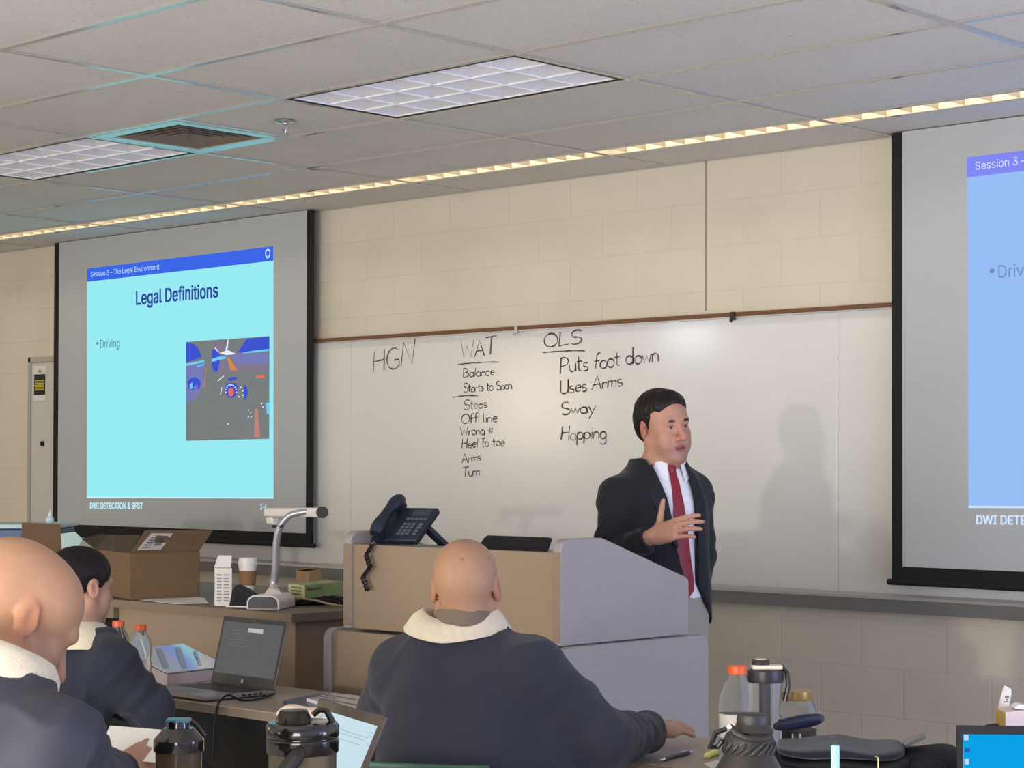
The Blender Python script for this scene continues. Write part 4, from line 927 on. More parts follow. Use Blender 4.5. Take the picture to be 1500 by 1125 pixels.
for k in range(4):
    a, b = pp[1]*(1-0.2*k-.1)+pp[0]*(0.2*k+.1), pp[2]*(1-0.2*k-.1)+pp[3]*(0.2*k+.1); c_, d_ = pp[1]*(1-0.2*k-.2)+pp[0]*(0.2*k+.2), pp[2]*(1-0.2*k-.2)+pp[3]*(0.2*k+.2)
    f = (0.1, 0.75, 0.35, 0.9)[k]
    q.poly([a+[0, 0, .0003], a*(1-f)+b*f+[0, 0, .0003], c_*(1-f)+d_*f+[0, 0, .0003], c_+[0, 0, .0003]])
q.build('printed_bands', mat('grey_print', (112, 116, 128), 0.2), mg, smooth=False)
# pen and highlighter
def pen(name, label, cat, a, b, r, mb_, mt):
    a, b = np.array(a), np.array(b); d_ = b-a; t = thing(name, label, cat, (a+b)/2)
    MB().tube([a+d_*0.12, a+d_*0.88], r, 12).build('barrel', mb_, t)
    MB().tube([a, a+d_*0.05, a+d_*0.12], [r*0.25, r*0.6, r*0.9], 10).build('tip', mt, t); MB().tube([a+d_*0.88, b], [r*0.7, r*0.6], 10).build('button', mt, t)
    MB().tube([a+d_*0.62+[0, 0, r*1.15], a+d_*0.9+[0, 0, r*1.1]], r*0.3, 6).build('clip', mt, t)
pen('ballpoint_pen', 'dark ballpoint pen lying on the table in front of the hand', 'pen', Z(967, 1113.5, TZ+.006), Z(1014, 1101, TZ+.006), 0.0056, mat('pen_navy', (40, 42, 60), 0.3), mat('pen_silver', (206, 206, 206), 0.25, metal=0.6))
pen('highlighter', 'yellow highlighter lying on the table left of the growler', 'highlighter', Z(1032, 1108, TZ+.009), Z(1066, 1094, TZ+.009), 0.0085, mat('highlighter_yellow', (214, 206, 96), 0.35), mat('highlighter_tip', (222, 216, 130), 0.4))
sheet_obj('paper_sheet', 'white sheet of paper at the table edge under the highlighter', 'paper', [(1031, 1119), (1062, 1112), (1090, 1120), (1045, 1128)], TZ+.001)

# ------------------------------------------------------------------ right-hand things on the middle table
pc = D(1121, 1040, 4.66); c = np.array([pc[0], pc[1], TZ])
tm = thing('tumbler', 'clear tall tumbler with a black lid and cream strap', 'tumbler', c); hT = D(1115, 966, 4.66)[2]-TZ; rT = 0.0405
MB().lathe([(0, 0), (rT*0.9, 0), (rT*0.92, 0.005), (rT*0.97, hT-0.06), (rT, hT-0.052), (0, hT-0.05)], c, 36).build('body', M_clear, tm)
MB().lathe([(0, hT-0.052), (rT*1.03, hT-0.052), (rT*1.06, hT-0.045), (rT*1.03, hT-0.026), (rT*0.82, hT-0.022), (0, hT-0.022)], c, 36).build('lid', mat('tumbler_lid', (38, 34, 42), 0.4), tm)
cr = (_R*[1, 1, 0]); capc = c-cr*0.011
MB().lathe([(0, hT-0.016), (0.020, hT-0.016), (0.021, hT-0.004), (0.018, hT), (0, hT)], capc, 24).build('cap', mat('tumbler_cap', (44, 40, 44), 0.5), tm)
MB().lathe([(0, hT-0.0005), (0.0155, hT-0.0005), (0.0155, hT+0.001), (0, hT+0.001)], capc, 24).build('cap_top', mat('cream_silicone', (224, 214, 190), 0.5), tm)
MB().prism([c+cr*x+[0, 0, hT-0.022]+np.array([-_fw[0], -_fw[1], 0])*y for x, y in ((-0.032, 0.022), (0.038, 0.022), (0.038, -0.012), (-0.032, -0.012))], (0, 0, 0.010)).build('strap', mat('cream_silicone', (0, 0, 0)), tm, bevel=0.003)
MB().tube([c+cr*0.036+[0, 0, hT-0.016], c+cr*0.050+[0, 0, hT-0.03], c+cr*0.054+[0, 0, hT-0.06], c+cr*0.046+[0, 0, hT-0.098]], 0.0058, 10).build('handle', M_blackp, tm)
MB().lathe([(0, 0.01), (0.012, 0.01), (0.012, hT-0.055), (0, hT-0.055)], c+_fw*[1, 1, 0]*0.005, 14).build('infuser', mat('infuser_grey', (150, 146, 152), 0.4), tm)
pc = D(1166, 1040, 4.78); c = np.array([pc[0], pc[1], TZ]); hJ = D(1166, 1011, 4.78)[2]-TZ
jr = thing('snack_jar', 'clear round plastic jar with a gold lid behind the sunglasses case', 'jar', c)
MB().lathe([(0, 0), (0.046, 0), (0.049, 0.006), (0.049, hJ-0.055), (0.044, hJ-0.032), (0.036, hJ-0.022), (0.036, hJ-0.02), (0, hJ-0.02)], c, 36).build('body', M_clear, jr)
MB().lathe([(0, hJ-0.022), (0.038, hJ-0.022), (0.039, hJ-0.018), (0.038, hJ-0.001), (0, hJ)], c, 36).build('lid', mat('gold_lid', (150, 120, 66), 0.35, metal=0.4), jr)
MB().lathe([(0, 0.004), (0.044, 0.004), (0.044, hJ*0.52), (0.03, hJ*0.55), (0, hJ*0.53)], c, 28).build('snacks', mat('snack_brown', (172, 124, 84), 0.8, bump=1.0, bscale=60, var=0.4, vscale=45), jr)
a0 = math.atan2(-c[1], -c[0])
MB().poly([(c[0]+0.0497*math.cos(a), c[1]+0.0497*math.sin(a), c[2]+z) for a, z in ((a0-0.2, hJ*0.30), (a0+0.25, hJ*0.30), (a0+0.25, hJ*0.5), (a0-0.2, hJ*0.5))]).build('sticker', M_paper, jr, smooth=False)
# bags
def cushion(name, mats, parent, M_, sx, sy, sz, wob=0.0, seed=0, n=28, p=4.0, ridge=0.0, pz=2.4):
    """soft padded slab: superellipsoid with wrinkles"""
    rs_ = random.Random(seed); ph = [rs_.uniform(0, 6.3) for _ in range(8)]
    rings = []; vs = []; fs = []
    N, K = n*2, n
    for i in range(K+1):
        th = -math.pi/2+math.pi*i/K; ct = math.copysign(abs(math.cos(th))**(2/max(p, pz)), math.cos(th)); stt = math.copysign(abs(math.sin(th))**(2/pz), math.sin(th))
        for j in range(N):
            ph_ = 2*math.pi*j/N; cx = math.copysign(abs(math.cos(ph_))**(2/p), math.cos(ph_)); sy_ = math.copysign(abs(math.sin(ph_))**(2/p), math.sin(ph_))
            x, y, z = sx*ct*cx, sy*ct*sy_, sz*stt
            d = wob*(math.sin(x*38+ph[0]+2*math.sin(z*30))+0.6*math.sin(x*17+y*20+ph[1])+0.5*math.sin(z*70+x*6+ph[2]))
            z += d*(0.5+0.5*(z > 0)); y += d*0.5
            if ridge: y += ridge*math.sin(z*160)*abs(ct)
            vs.append(M_ @ Vector((x, y, z)))
    for i in range(K):
        for j in range(N): fs.append((i*N+j, i*N+(j+1) % N, (i+1)*N+(j+1) % N, (i+1)*N+j))
    return MB().add(vs, fs).build(name, mats, parent, angle=80)
M_bag = mat('dark_bag_fabric', (22, 22, 27), 0.85, bump=0.3, bscale=500); M_cloth = mat('dark_navy_fleece', (22, 25, 36), 0.95, bump=0.3, bscale=400, sheen=0.2)
pc = Z(1240, 1135, TZ); cbag = D(1232, 1096, 4.5); cbag[2] = TZ
gm = thing('folded_jacket', 'folded dark navy jacket heaped on the middle table', 'jacket', cbag)
bdir = (_R[0]*0.9-_fw[0]*0.12, _R[1]*0.9-_fw[1]*0.12, 0)
for k, (dz, sz, sx, sh) in enumerate(((0.020, 0.0195, 0.150, 0.004), (0.052, 0.013, 0.147, -0.004), (0.075, 0.011, 0.143, 0.006), (0.096, 0.011, 0.140, -0.003))):
    Mk = frame((cbag[0]+_R[0]*sh, cbag[1]+_R[1]*sh, TZ+dz), bdir); cushion('fold', M_cloth if k == 3 else M_bag, gm, Mk, sx, 0.12, sz, 0.0042, 5+k, p=6.0, pz=3.2)
cb2 = D(1322, 1105, 4.5); cb2[2] = TZ
bg = thing('duffel_bag', 'black bag with ridged pockets beside the folded jacket', 'bag', cb2)
b2dir = (_R[0]*0.8-_fw[0]*0.3, _R[1]*0.8-_fw[1]*0.3, 0.10)
Mk = frame((cb2[0]+_R[0]*0.028, cb2[1]+_R[1]*0.028, TZ+0.056), b2dir); cushion('body', M_bag, bg, Mk, 0.105, 0.085, 0.046, 0.003, 11, p=3.2)
Mk2 = Mk @ Matrix.Translation((0.0, -0.082, -0.005)); cushion('front_pocket', M_bag, bg, Mk2, 0.085, 0.02, 0.03, 0.001, 12, p=3.5, ridge=0.002)
q = MB()
for s0 in (-0.068, 0.045):
    for k in range(5): q.box(s0+0.006*k, s0+0.004+0.006*k, -0.106, -0.098, -0.006+0.001*k, 0.0, M=Mk)
q.build('zip_teeth', mat('zip_grey', (120, 118, 122), 0.4), bg, smooth=False)
pz_ = D(1286, 1112, 4.3); MB().tube([pz_+[0, 0, 0.006]-_R*0.006, pz_+[0, 0, 0.003], pz_+[0, 0, -0.022]], 0.0016, 6).build('zip_pull', mat('brass', (196, 168, 110), 0.3, metal=0.8), bg)
pt = [D(u, v, d) for u, v, d in ((1322, 1090, 4.52), (1353, 1077, 4.5), (1356, 1082, 4.42), (1324, 1097, 4.44))]
o = MB().prism(pt, (0, 0, 0.008)).build('phone', mat('phone_dark', (46, 46, 52), 0.2)); props(o, 'dark phone with a bright edge lying on the black bag', 'phone')
# glasses case
gc = thing('glasses_case', 'dark blue glasses case leaning on the folded jacket by the gold-lidded jar', 'glasses case', D(1178, 1062, 4.62))
a, b = D(1135, 1064, 4.66), D(1204, 1052, 4.56)
MB().tube([a*(1-t)+b*t for t in np.linspace(0, 1, 9)], [0.009, 0.013, 0.0145, 0.0155, 0.016, 0.016, 0.0155, 0.014, 0.009], 18).build('shell', mat('case_blue', (36, 42, 66), 0.3), gc)
MB().tube([a*(1-t)+b*t+[0, 0, 0.0145]-_fw*0.004 for t in np.linspace(0.05, 0.95, 8)], 0.0022, 6).build('seam', mat('case_seam', (120, 124, 150), 0.3), gc)
# sleeve of small dark pouch under the case
pc = D(1160, 1085, 4.62); pouch = cushion('pouch', M_bag, None, frame((pc[0], pc[1], TZ+0.040), (_R[0], _R[1], 0)), 0.075, 0.05, 0.040, 0.002, 31); props(pouch, 'soft black pouch under the glasses case', 'pouch')

# laptop at the right edge
a = D(1403, 1140, 4.28); a[2] = TZ; b = a+np.array([_R[0]+0.05, _R[1]-0.03, 0])/np.linalg.norm([_R[0]+0.05, _R[1]-0.03])*0.36
ic = [(0.045, 0.07, 0.80, 0.875), (0.045, 0.078, 0.64, 0.70), (0.045, 0.07, 0.48, 0.55), (0.045, 0.07, 0.33, 0.40)]
zl_ = D(1400, 1062, 4.3)[2]-TZ-0.016
laptop('laptop with a bright blue desktop screen at the right edge', a, b, 6, 0.25, zl_, ('black', (40, 40, 42), (36, 32, 32)), g_('blue_screen', (10, 158, 226), 1.0),
       dict(scr=(0.0135, 0.0135, 0.02, 0.019), marks=(('desktop_icon', g_('icon_pale', (190, 214, 236)), ic[:1]), ('desktop_icon', g_('icon_pale', (190, 214, 236)), ic[2:3]), ('desktop_icon', g_('icon_pale', (190, 214, 236)), ic[3:]), ('desktop_icon', g_('icon_blue', (30, 96, 186)), ic[1:2]), ('screen_edge', g_('screen_edge_cyan', (80, 210, 250)), [(0.0375, 0.0395, 0.09, 0.905)]))))
MB().tube([a+[0, 0, 0.0]-_R*0.004+[0, 0, 0.02], a-_R*0.006+[0, 0, 0.13]], 0.0025, 6)
# things behind the right laptop: black bag top, white pouch with printing, small carton
pc = D(1475, 1075, 4.62); bb = cushion('shoulder_bag', M_bag, None, frame((pc[0], pc[1], TZ+0.068), (_R[0], _R[1], 0)), 0.085, 0.06, 0.066, 0.002, 21, p=3.0); props(bb, 'black bag almost hidden behind the right laptop', 'bag')
zb = TZ+0.136
sc_ = thing('carton', 'small white carton with a yellow end standing behind the right laptop', 'carton', (pc[0], pc[1], zb))
p0, p1, p2 = D(1466, 1060, 4.6), D(1473, 1061, 4.56), D(1512, 1061, 4.62)
zt_ = D(1480, 1042, 4.58)[2]
base = p1*[1, 1, 0]; ex, ey = (p2-p1)*[1, 1, 0], (p0-p1)*[1, 1, 0]+_fw*[1, 1, 0]*0.04; zlo = zb-0.004
MB().prism([base+[0, 0, zlo], base+ex+[0, 0, zlo], base+ex+ey+[0, 0, zlo], base+ey+[0, 0, zlo]], (0, 0, zt_-zlo)).build('body', mat('carton_cream', (226, 204, 190), 0.5), sc_, bevel=0.001)
nB = np.cross([0, 0, 1], ey/np.linalg.norm(ey))*0.001
MB().prism([base+nB+[0, 0, zlo], base+ey+nB+[0, 0, zlo], base+ey+nB+[0, 0, zt_], base+nB+[0, 0, zt_]], nB).build('yellow_end', mat('carton_yellow', (196, 160, 74), 0.5), sc_, smooth=False)
pw = thing('paper_pouch', 'upright cream paper pouch with a small emblem behind the right laptop', 'pouch', D(1470, 1050, 4.66))
pts = [D(1463, 1052, 4.66), D(1472, 1056, 4.66), D(1477, 1040, 4.67), D(1482, 1015, 4.69), D(1481, 1009, 4.69), D(1471, 1004, 4.69), D(1466, 1020, 4.68), D(1463, 1035, 4.67)]
MB().prism(pts, _fw*0.004).build('body', mat('pouch_cream', (216, 208, 192), 0.6), pw)
q = MB(); 
for (x0, x1, y0, y1) in ((1472, 1478, 1019, 1023), (1473.5, 1477, 1023.5, 1026), (1471, 1477, 1027, 1028.5)): q.poly([D(u, v, 4.655) for u, v in ((x0, y1), (x1, y1), (x1, y0), (x0, y0))])
q.build('emblem', mat('emblem_grey', (110, 110, 112), 0.6), pw, smooth=False)
tp = [D(1486, 1036, 4.6), D(1494, 1032, 4.6), D(1505, 1034, 4.6), D(1506, 1040, 4.6), D(1488, 1038.5, 4.6)]
o = MB().prism(tp, _fw*0.04).build('tissue', M_paper); props(o, 'crumpled white tissue on the small carton at the right edge', 'tissue')

# ------------------------------------------------------------------ near table things
M_smoke = mat('smoked_plastic', (120, 112, 98), 0.25, trans=0.55, ior=1.15); M_gl = mat('gloss_black', (20, 19, 18), 0.16, coat=0.5)
pc = D(443, 1080, 3.62); c = np.array([pc[0], pc[1], TZ]); zz_ = lambda v: D(443, v, 3.62)[2]-TZ
rJ = 0.0635
jg = thing('water_jug', 'big smoky jug with a glossy black flip lid on the near table', 'jug', c)
zr0, zr1, zr2, zd = zz_(1091), zz_(1079), zz_(1058), zz_(1040)
MB().lathe([(0, 0), (rJ*0.94, 0), (rJ*0.97, 0.01), (rJ*0.97, zr0-0.002), (0, zr0)], c, 40).build('body', M_smoke, jg)
MB().lathe([(0, zr0-0.014), (rJ*1.0, zr0-0.014), (rJ*1.04, zr0-0.010), (rJ*1.04, zr1-0.004), (rJ*1.0, zr1-0.001), (rJ*1.0, zr1), (0, zr1)], c, 40).build('collar', M_gl, jg)
MB().lathe([(0, zr1), (rJ*1.02, zr1), (rJ*1.045, zr1+0.003), (rJ*1.045, zr2-0.006), (rJ*0.98, zr2), (rJ*0.9, zr2+0.001), (0, zr2+0.001)], c, 40).build('lid', M_gl, jg)
dcn = c-_R*[1, 1, 0]*0.016
MB().lathe([(0, zr2-0.002), (0.0335, zr2-0.002), (0.032, zr2+0.006), (0.027, zd-0.004), (0.024, zd), (0.0, zd+0.001)], dcn, 32).build('flip_cap', mat('bronze_black', (46, 40, 32), 0.2, metal=0.5), jg)
lp = [c+_R*[1, 1, 0]*x+[0, 0, z]+_fw*[1, 1, 0]*0.01 for x, z in ((0.018, zr2+0.012), (0.03, zr2+0.022), (0.042, zr2+0.020), (0.050, zr2+0.006), (0.054, zr2-0.002))]
MB().tube(lp, 0.006, 10).build('carry_loop', M_gl, jg)
hp = [c-_fw*[1, 1, 0]*(rJ+y)+_R*[1, 1, 0]*x+[0, 0, z] for x, y, z in ((0.002, 0.0, zr0-0.004), (-0.004, 0.016, zr0-0.012), (-0.03, 0.03, zr0-0.045), (-0.058, 0.03, zr0-0.085), (-0.075, 0.02, zr0-0.13), (-0.075, 0.0, zr0-0.17))]
MB().tube(hp, [0.012, 0.0145, 0.0145, 0.014, 0.013, 0.010], 14).build('side_handle', mat('rubber_black', (36, 35, 32), 0.5), jg)
pc = D(436, 1046, 3.95); pcz = D(436, 1060, 3.95)
cc = thing('tissue_pack', 'cream folded tissue pack behind the jug lid', 'tissue pack', (pc[0], pc[1], TZ+0.019))
pts = [D(403, 1044, 3.95), D(418, 1036, 3.95), D(430, 1036, 3.93), D(447, 1040, 3.9), D(470, 1041, 3.88), D(470, 1058, 3.88), D(440, 1064, 3.9), D(408, 1056, 3.95)]
MB().prism(pts, _fw*0.05).build('pack', mat('cream_paper', (228, 212, 190), 0.7), cc, bevel=0.006)
lo = [D(412, 1056, 3.93), D(466, 1058, 3.88)]
MB().prism([[lo[0][0], lo[0][1], TZ+0.019], [lo[1][0], lo[1][1], TZ+0.019], [lo[1][0], lo[1][1], lo[1][2]+0.002], [lo[0][0], lo[0][1], lo[0][2]+0.002]], _fw*[1, 1, 0]*0.05).build('stand_box', mat('cream_paper', (0, 0, 0)), cc)
# shaker
pc = D(262, 1085, 3.38); c = np.array([pc[0], pc[1], TZ]); zv = lambda v: D(262, v, 3.38)[2]-TZ
sk = thing('shaker_bottle', 'dark shaker bottle with a teal flip cap on the near table', 'bottle', c); rS = 0.0405
MB().lathe([(0, 0), (rS*0.78, 0), (rS*0.82, 0.006), (rS*0.97, zv(1098)), (0, zv(1098))], c, 40).build('body', mat('smoky_bottle', (88, 76, 60), 0.2, trans=0.35, ior=1.2), sk)
MB().lathe([(0, zv(1100)), (rS*1.03, zv(1100)), (rS*1.05, zv(1098)), (rS*1.05, zv(1083)), (rS*0.98, zv(1080)), (rS*0.62, zv(1066)), (0, zv(1065))], c, 40).build('lid', M_gl, sk)
cs = c-_R*[1, 1, 0]*0.002
MB().lathe([(0, zv(1070)), (0.020, zv(1070)), (0.0195, zv(1056)), (0, zv(1056))], cs, 28).build('spout', M_gl, sk)
MB().prism([cs+_R*[1, 1, 0]*x-_fw*[1, 1, 0]*y+[0, 0, zv(1058)] for x, y in ((-0.019, 0.012), (0.0, 0.021), (0.021, 0.012), (0.021, -0.016), (-0.019, -0.016))], (0, 0, zv(1052.5)-zv(1058))).build('flip_cap', mat('teal_cap', (66, 112, 124), 0.3), sk, bevel=0.002)
MB().tube([c+_R*[1, 1, 0]*0.021+[0, 0, zv(1056)], c+_R*[1, 1, 0]*0.03+[0, 0, zv(1062)], c+_R*[1, 1, 0]*0.044+[0, 0, zv(1078)]], 0.004, 8).build('carry_loop', M_gl, sk)
# laptop in front of the centre man
a, b = D(456, 1128, 4.12), D(541, 1150, 3.82)
hl = np.array([a[0], a[1], TZ]); hr = np.array([b[0], b[1], TZ])
tl_, tr_ = D(466, 1026, 4.12+0.05), D(562, 1046, 3.86)
w_ = np.linalg.norm((tr_-tl_)[:2]); dv = (tr_-tl_)*[1, 1, 0]
hgt = (tl_[2]+tr_[2])/2-TZ
hl = tl_*[1, 1, 0]+[0, 0, TZ]; Mx = frame(hl, dv); bdir_ = Mx.to_3x3() @ Vector((0, -1, 0))
lean = math.tan(math.radians(24))*(hgt-0.016); hl = hl+np.array(bdir_)*lean; hr = hl+dv
ln = [(0.1, 0.32, 0.86, 0.868), (0.22, 0.9, 0.80, 0.806), (0.2, 0.86, 0.775, 0.781), (0.22, 0.6, 0.73, 0.736), (0.62, 0.84, 0.73, 0.736), (0.16, 0.26, 0.69, 0.695), (0.9, 0.94, 0.85, 0.856), (0.9, 0.94, 0.82, 0.826), (0.9, 0.94, 0.76, 0.766)]
laptop('laptop with a pale blue-white document on screen, behind the jug', hl, hr, 24, 0.22, (hgt-0.016)/math.cos(math.radians(24)), ('taupe', (92, 84, 74), (84, 77, 68)), g_('pale_screen', (196, 220, 230), 1.0),
       dict(scr=(0.012, 0.016, 0.02, 0.022), marks=(('screen_text', g_('pale_text', (160, 182, 194)), ln),)))
# growler
pc = D(1097, 1090, 3.3); c = np.array([pc[0], pc[1], TZ]); gv = lambda v: D(1097, v, 3.3)[2]-TZ
M_gr = mat('gunmetal', (66, 62, 57), 0.3, metal=0.6); M_rub = mat('grip_rubber', (46, 44, 41), 0.5)
gr = thing('growler_bottle', 'dark grey metal growler with a ribbed grip on the near table', 'bottle', c)
MB().lathe([(0, 0), (0.058, 0), (0.060, 0.006), (0.060, gv(1140)), (0.056, gv(1128)), (0.043, gv(1108)), (0.041, gv(1104)), (0, gv(1104))], c, 44).build('body', M_gr, gr)
MB().lathe([(0, gv(1106)), (0.0405, gv(1106)), (0.0425, gv(1102)), (0.0425, gv(1084)), (0.039, gv(1077)), (0.036, gv(1073)), (0, gv(1073))], c, 44).build('grip_ring', M_rub, gr)
for k in range(9):
    a0 = math.atan2(-c[1], -c[0])+(-1.2+0.3*k)
    MB().tube([(c[0]+0.043*math.cos(a0-0.22+0.44*t), c[1]+0.043*math.sin(a0-0.22+0.44*t), c[2]+gv(1102)*(1-t)+gv(1085)*t) for t in np.linspace(0, 1, 7)], [0.0015, 0.0032, 0.0042, 0.0045, 0.0042, 0.0032, 0.0015], 8).build('grip_rib', M_rub, gr)
MB().lathe([(0, gv(1075)), (0.033, gv(1075)), (0.035, gv(1070)), (0.029, gv(1064)), (0.0255, gv(1060)), (0.0265, gv(1054)), (0.025, gv(1047)), (0.020, gv(1045)), (0, gv(1045))], c+_R*[1, 1, 0]*0.006, 36).build('screw_lid', M_rub, gr)
lpth = [c+_R*[1, 1, 0]*x-_fw*[1, 1, 0]*y+[0, 0, gv(v)] for x, y, v in ((-0.038, 0.012, 1066), (-0.056, 0.008, 1073), (-0.060, 0.006, 1084), (-0.066, 0.004, 1094), (-0.052, 0.002, 1094), (-0.044, 0.006, 1084))]
MB().tube(lpth, 0.0042, 8).build('carry_strap', M_blackp, gr)
MB().tube([c+_R*[1, 1, 0]*-0.034-_fw*[1, 1, 0]*0.028+[0, 0, gv(1061)], c-_R*[1, 1, 0]*0.036-_fw*[1, 1, 0]*0.034+[0, 0, gv(1061)]], 0.0035, 10).build('pin', mat('pin_silver', (216, 214, 208), 0.2, metal=0.6), gr)
lp = [c+_R*[1, 1, 0]*x-_fw*[1, 1, 0]*y+[0, 0, gv(v)] for x, y, v in ((-0.034, 0.026, 1061), (-0.026, 0.036, 1070), (-0.008, 0.043, 1077), (0.014, 0.042, 1079), (0.034, 0.03, 1077))]
MB().tube(lp, 0.005, 10).build('strap_band', M_rub, gr)
# drinking straw in a cup just below the frame
pc = D(1223.5, 1108, 3.0); c = np.array([pc[0], pc[1], TZ])
cu = thing('travel_cup', 'cup just below the picture with a thick teal straw standing up', 'cup', c)
MB().lathe([(0, 0), (0.033, 0), (0.034, 0.005), (0.042, 0.21), (0, 0.212)], c, 32).build('body', M_gr, cu)
MB().lathe([(0, 0.2125), (0.043, 0.2125), (0.043, 0.222), (0, 0.224)], c, 32).build('lid', M_blackp, cu)
MB().tube([c+[0, 0, 0.22], c+[0, 0, D(1223.5, 1092, 3.0)[2]-TZ]], 0.0064, 14).build('straw', mat('teal_straw', (150, 222, 212), 0.35), cu)
# ------------------------------------------------------------------ people: smooth implicit bodies turned into one mesh each
def V3(*a): return np.array(a, np.float32)
def unit(v): v = np.array(v, float); return v/np.linalg.norm(v)
class Sdf:
    def __init__(s, lo, hi, h):
        s.lo = np.array(lo, np.float32); s.h = h; n = np.ceil((np.array(hi)-np.array(lo))/h).astype(int)+1
        s.n = n; s.F = np.ones(n, np.float32); s.ax = [s.lo[i]+h*np.arange(n[i], dtype=np.float32) for i in range(3)]
    def blk(s, lo, hi):
        i0 = np.clip(((np.array(lo)-s.lo)/s.h).astype(int), 0, s.n); i1 = np.clip(((np.array(hi)-s.lo)/s.h).astype(int)+2, 0, s.n)
        sl = tuple(slice(a, b) for a, b in zip(i0, i1))
        return sl, np.stack(np.meshgrid(*[s.ax[i][sl[i]] for i in range(3)], indexing='ij'), -1)
    def add(s, fn, lo, hi, k=0.01, m=None):
        m = k+2*s.h if m is None else m
        sl, P = s.blk(np.array(lo)-m, np.array(hi)+m)
        if P.size == 0: return s
        d = fn(P); f = s.F[sl]; hh = np.maximum(k-np.abs(f-d), 0)/k; s.F[sl] = np.minimum(f, d)-hh*hh*k/4; return s
    def cut(s, fn, lo, hi, k=0.004):
        sl, P = s.blk(np.array(lo)-k-2*s.h, np.array(hi)+k+2*s.h)
        if P.size == 0: return s
        d = -fn(P); f = s.F[sl]; hh = np.maximum(k-np.abs(f-d), 0)/k; s.F[sl] = np.maximum(f, d)+hh*hh*k/4; return s
    def cap(s, a, b, ra, rb, k=0.01, cut=False):
        a, b = np.array(a, np.float32), np.array(b, np.float32); ba = b-a; L = float(ba @ ba)+1e-12
        def fn(P):
            t = np.clip(((P-a) @ ba)/L, 0, 1); return np.linalg.norm(P-a-t[..., None]*ba, axis=-1)-(ra+(rb-ra)*t)
        r = max(ra, rb); lo, hi = np.minimum(a, b)-r, np.maximum(a, b)+r
        return s.cut(fn, lo, hi, k) if cut else s.add(fn, lo, hi, k)
    def ell(s, c, r, R=None, k=0.01, cut=False):
        c = np.array(c, np.float32); r = np.array(r, np.float32); R = np.eye(3, dtype=np.float32) if R is None else np.array(R, np.float32)
        def fn(P):
            q = (P-c) @ R; k0 = np.linalg.norm(q/r, axis=-1); k1 = np.linalg.norm(q/(r*r), axis=-1)+1e-9; return k0*(k0-1)/k1
        m = float(r.max()); return s.cut(fn, c-m, c+m, k) if cut else s.add(fn, c-m, c+m, k)
    def seg(s, a, b, ra, rb, xdir, k=0.02, p=2.4):
        """elliptic section from a to b, radii (x, y) at each end, flat rounded ends"""
        a, b = np.array(a, np.float32), np.array(b, np.float32); ax = b-a; L = float(np.linalg.norm(ax)); ax = ax/L
        x = np.array(xdir, np.float32); x = x-ax*(x @ ax); x /= np.linalg.norm(x); y = np.cross(ax, x)
        def fn(P):
            q = P-a; t = q @ ax; u = np.clip(t/L, 0, 1); rx = ra[0]+(rb[0]-ra[0])*u; ry = ra[1]+(rb[1]-ra[1])*u
            e = (np.abs((q @ x)/rx)**p+np.abs((q @ y)/ry)**p)**(1/p); lat = (e-1)*np.minimum(rx, ry)
            cz = np.maximum(-t, t-L)
            return np.where(cz > 0, np.sqrt(np.maximum(lat, 0)**2+cz**2)-0.0+np.minimum(lat, 0)*0.0, np.maximum(lat, cz)) if False else np.maximum(lat, cz-0.02)
        m = max(ra+rb)+0.03; return s.add(fn, np.minimum(a, b)-m, np.maximum(a, b)+m, k)
    def column(s, secs, xdir, k=0.03, p=2.4):
        """torso: stack of ellipses (z, cx, cy, rx, ry), smoothly interpolated"""
        A_ = np.array(secs, float); zz = np.linspace(A_[0, 0], A_[-1, 0], 161); T = [np.interp(zz, A_[:, 0], A_[:, i]) for i in (1, 2, 3, 4)]
        g = np.exp(-0.5*(np.arange(-14, 15)/6.0)**2); g /= g.sum(); T = [np.convolve(np.pad(t, 14, mode='edge'), g, 'valid') for t in T]
        x = np.array(xdir, float); x[2] = 0; x /= np.linalg.norm(x); y = np.array([-x[1], x[0], 0]); s.tab = (zz, T)
        def fn(P):
            z = P[..., 2]; cx, cy, rx, ry = [np.interp(z, zz, t) for t in T]
            dx, dy = P[..., 0]-cx, P[..., 1]-cy
            e = (np.abs((dx*x[0]+dy*x[1])/rx)**p+np.abs((dx*y[0]+dy*y[1])/ry)**p)**(1/p)
            return np.maximum(np.maximum((e-1)*np.minimum(rx, ry), z-zz[-1]), zz[0]-z)
        m = A_[:, 3].max()+0.05; lo = np.array([A_[:, 1].min()-m, A_[:, 2].min()-m, zz[0]-0.03]); hi = np.array([A_[:, 1].max()+m, A_[:, 2].max()+m, zz[-1]+0.03])
        return s.add(fn, lo, hi, k)
    def mesh(s):
        F = s.F; n = F.shape; ins = F < 0
        c = np.zeros((n[0]-1, n[1]-1, n[2]-1), np.uint8)
        offs = [(i, j, k) for i in (0, 1) for j in (0, 1) for k in (0, 1)]
        for i, j, k in offs: c += ins[i:n[0]-1+i, j:n[1]-1+j, k:n[2]-1+k]
        cells = np.argwhere((c > 0) & (c < 8)); idx = -np.ones(c.shape, np.int64); idx[tuple(cells.T)] = np.arange(len(cells))
        acc = np.zeros((len(cells), 3)); cnt = np.zeros(len(cells))
        for o in offs:
            for d in range(3):
                if o[d]: continue
                o2 = list(o); o2[d] = 1
                fa = F[tuple((cells+np.array(o)).T)]; fb = F[tuple((cells+np.array(o2)).T)]
                m = (fa < 0) != (fb < 0); t = np.where(m, fa/np.where(m, fa-fb, 1), 0)
                p = np.tile(np.array(o, float), (len(cells), 1)); p[:, d] += t; acc[m] += p[m]; cnt[m] += 1
        V = (cells+acc/cnt[:, None])*s.h+s.lo
        quads = []
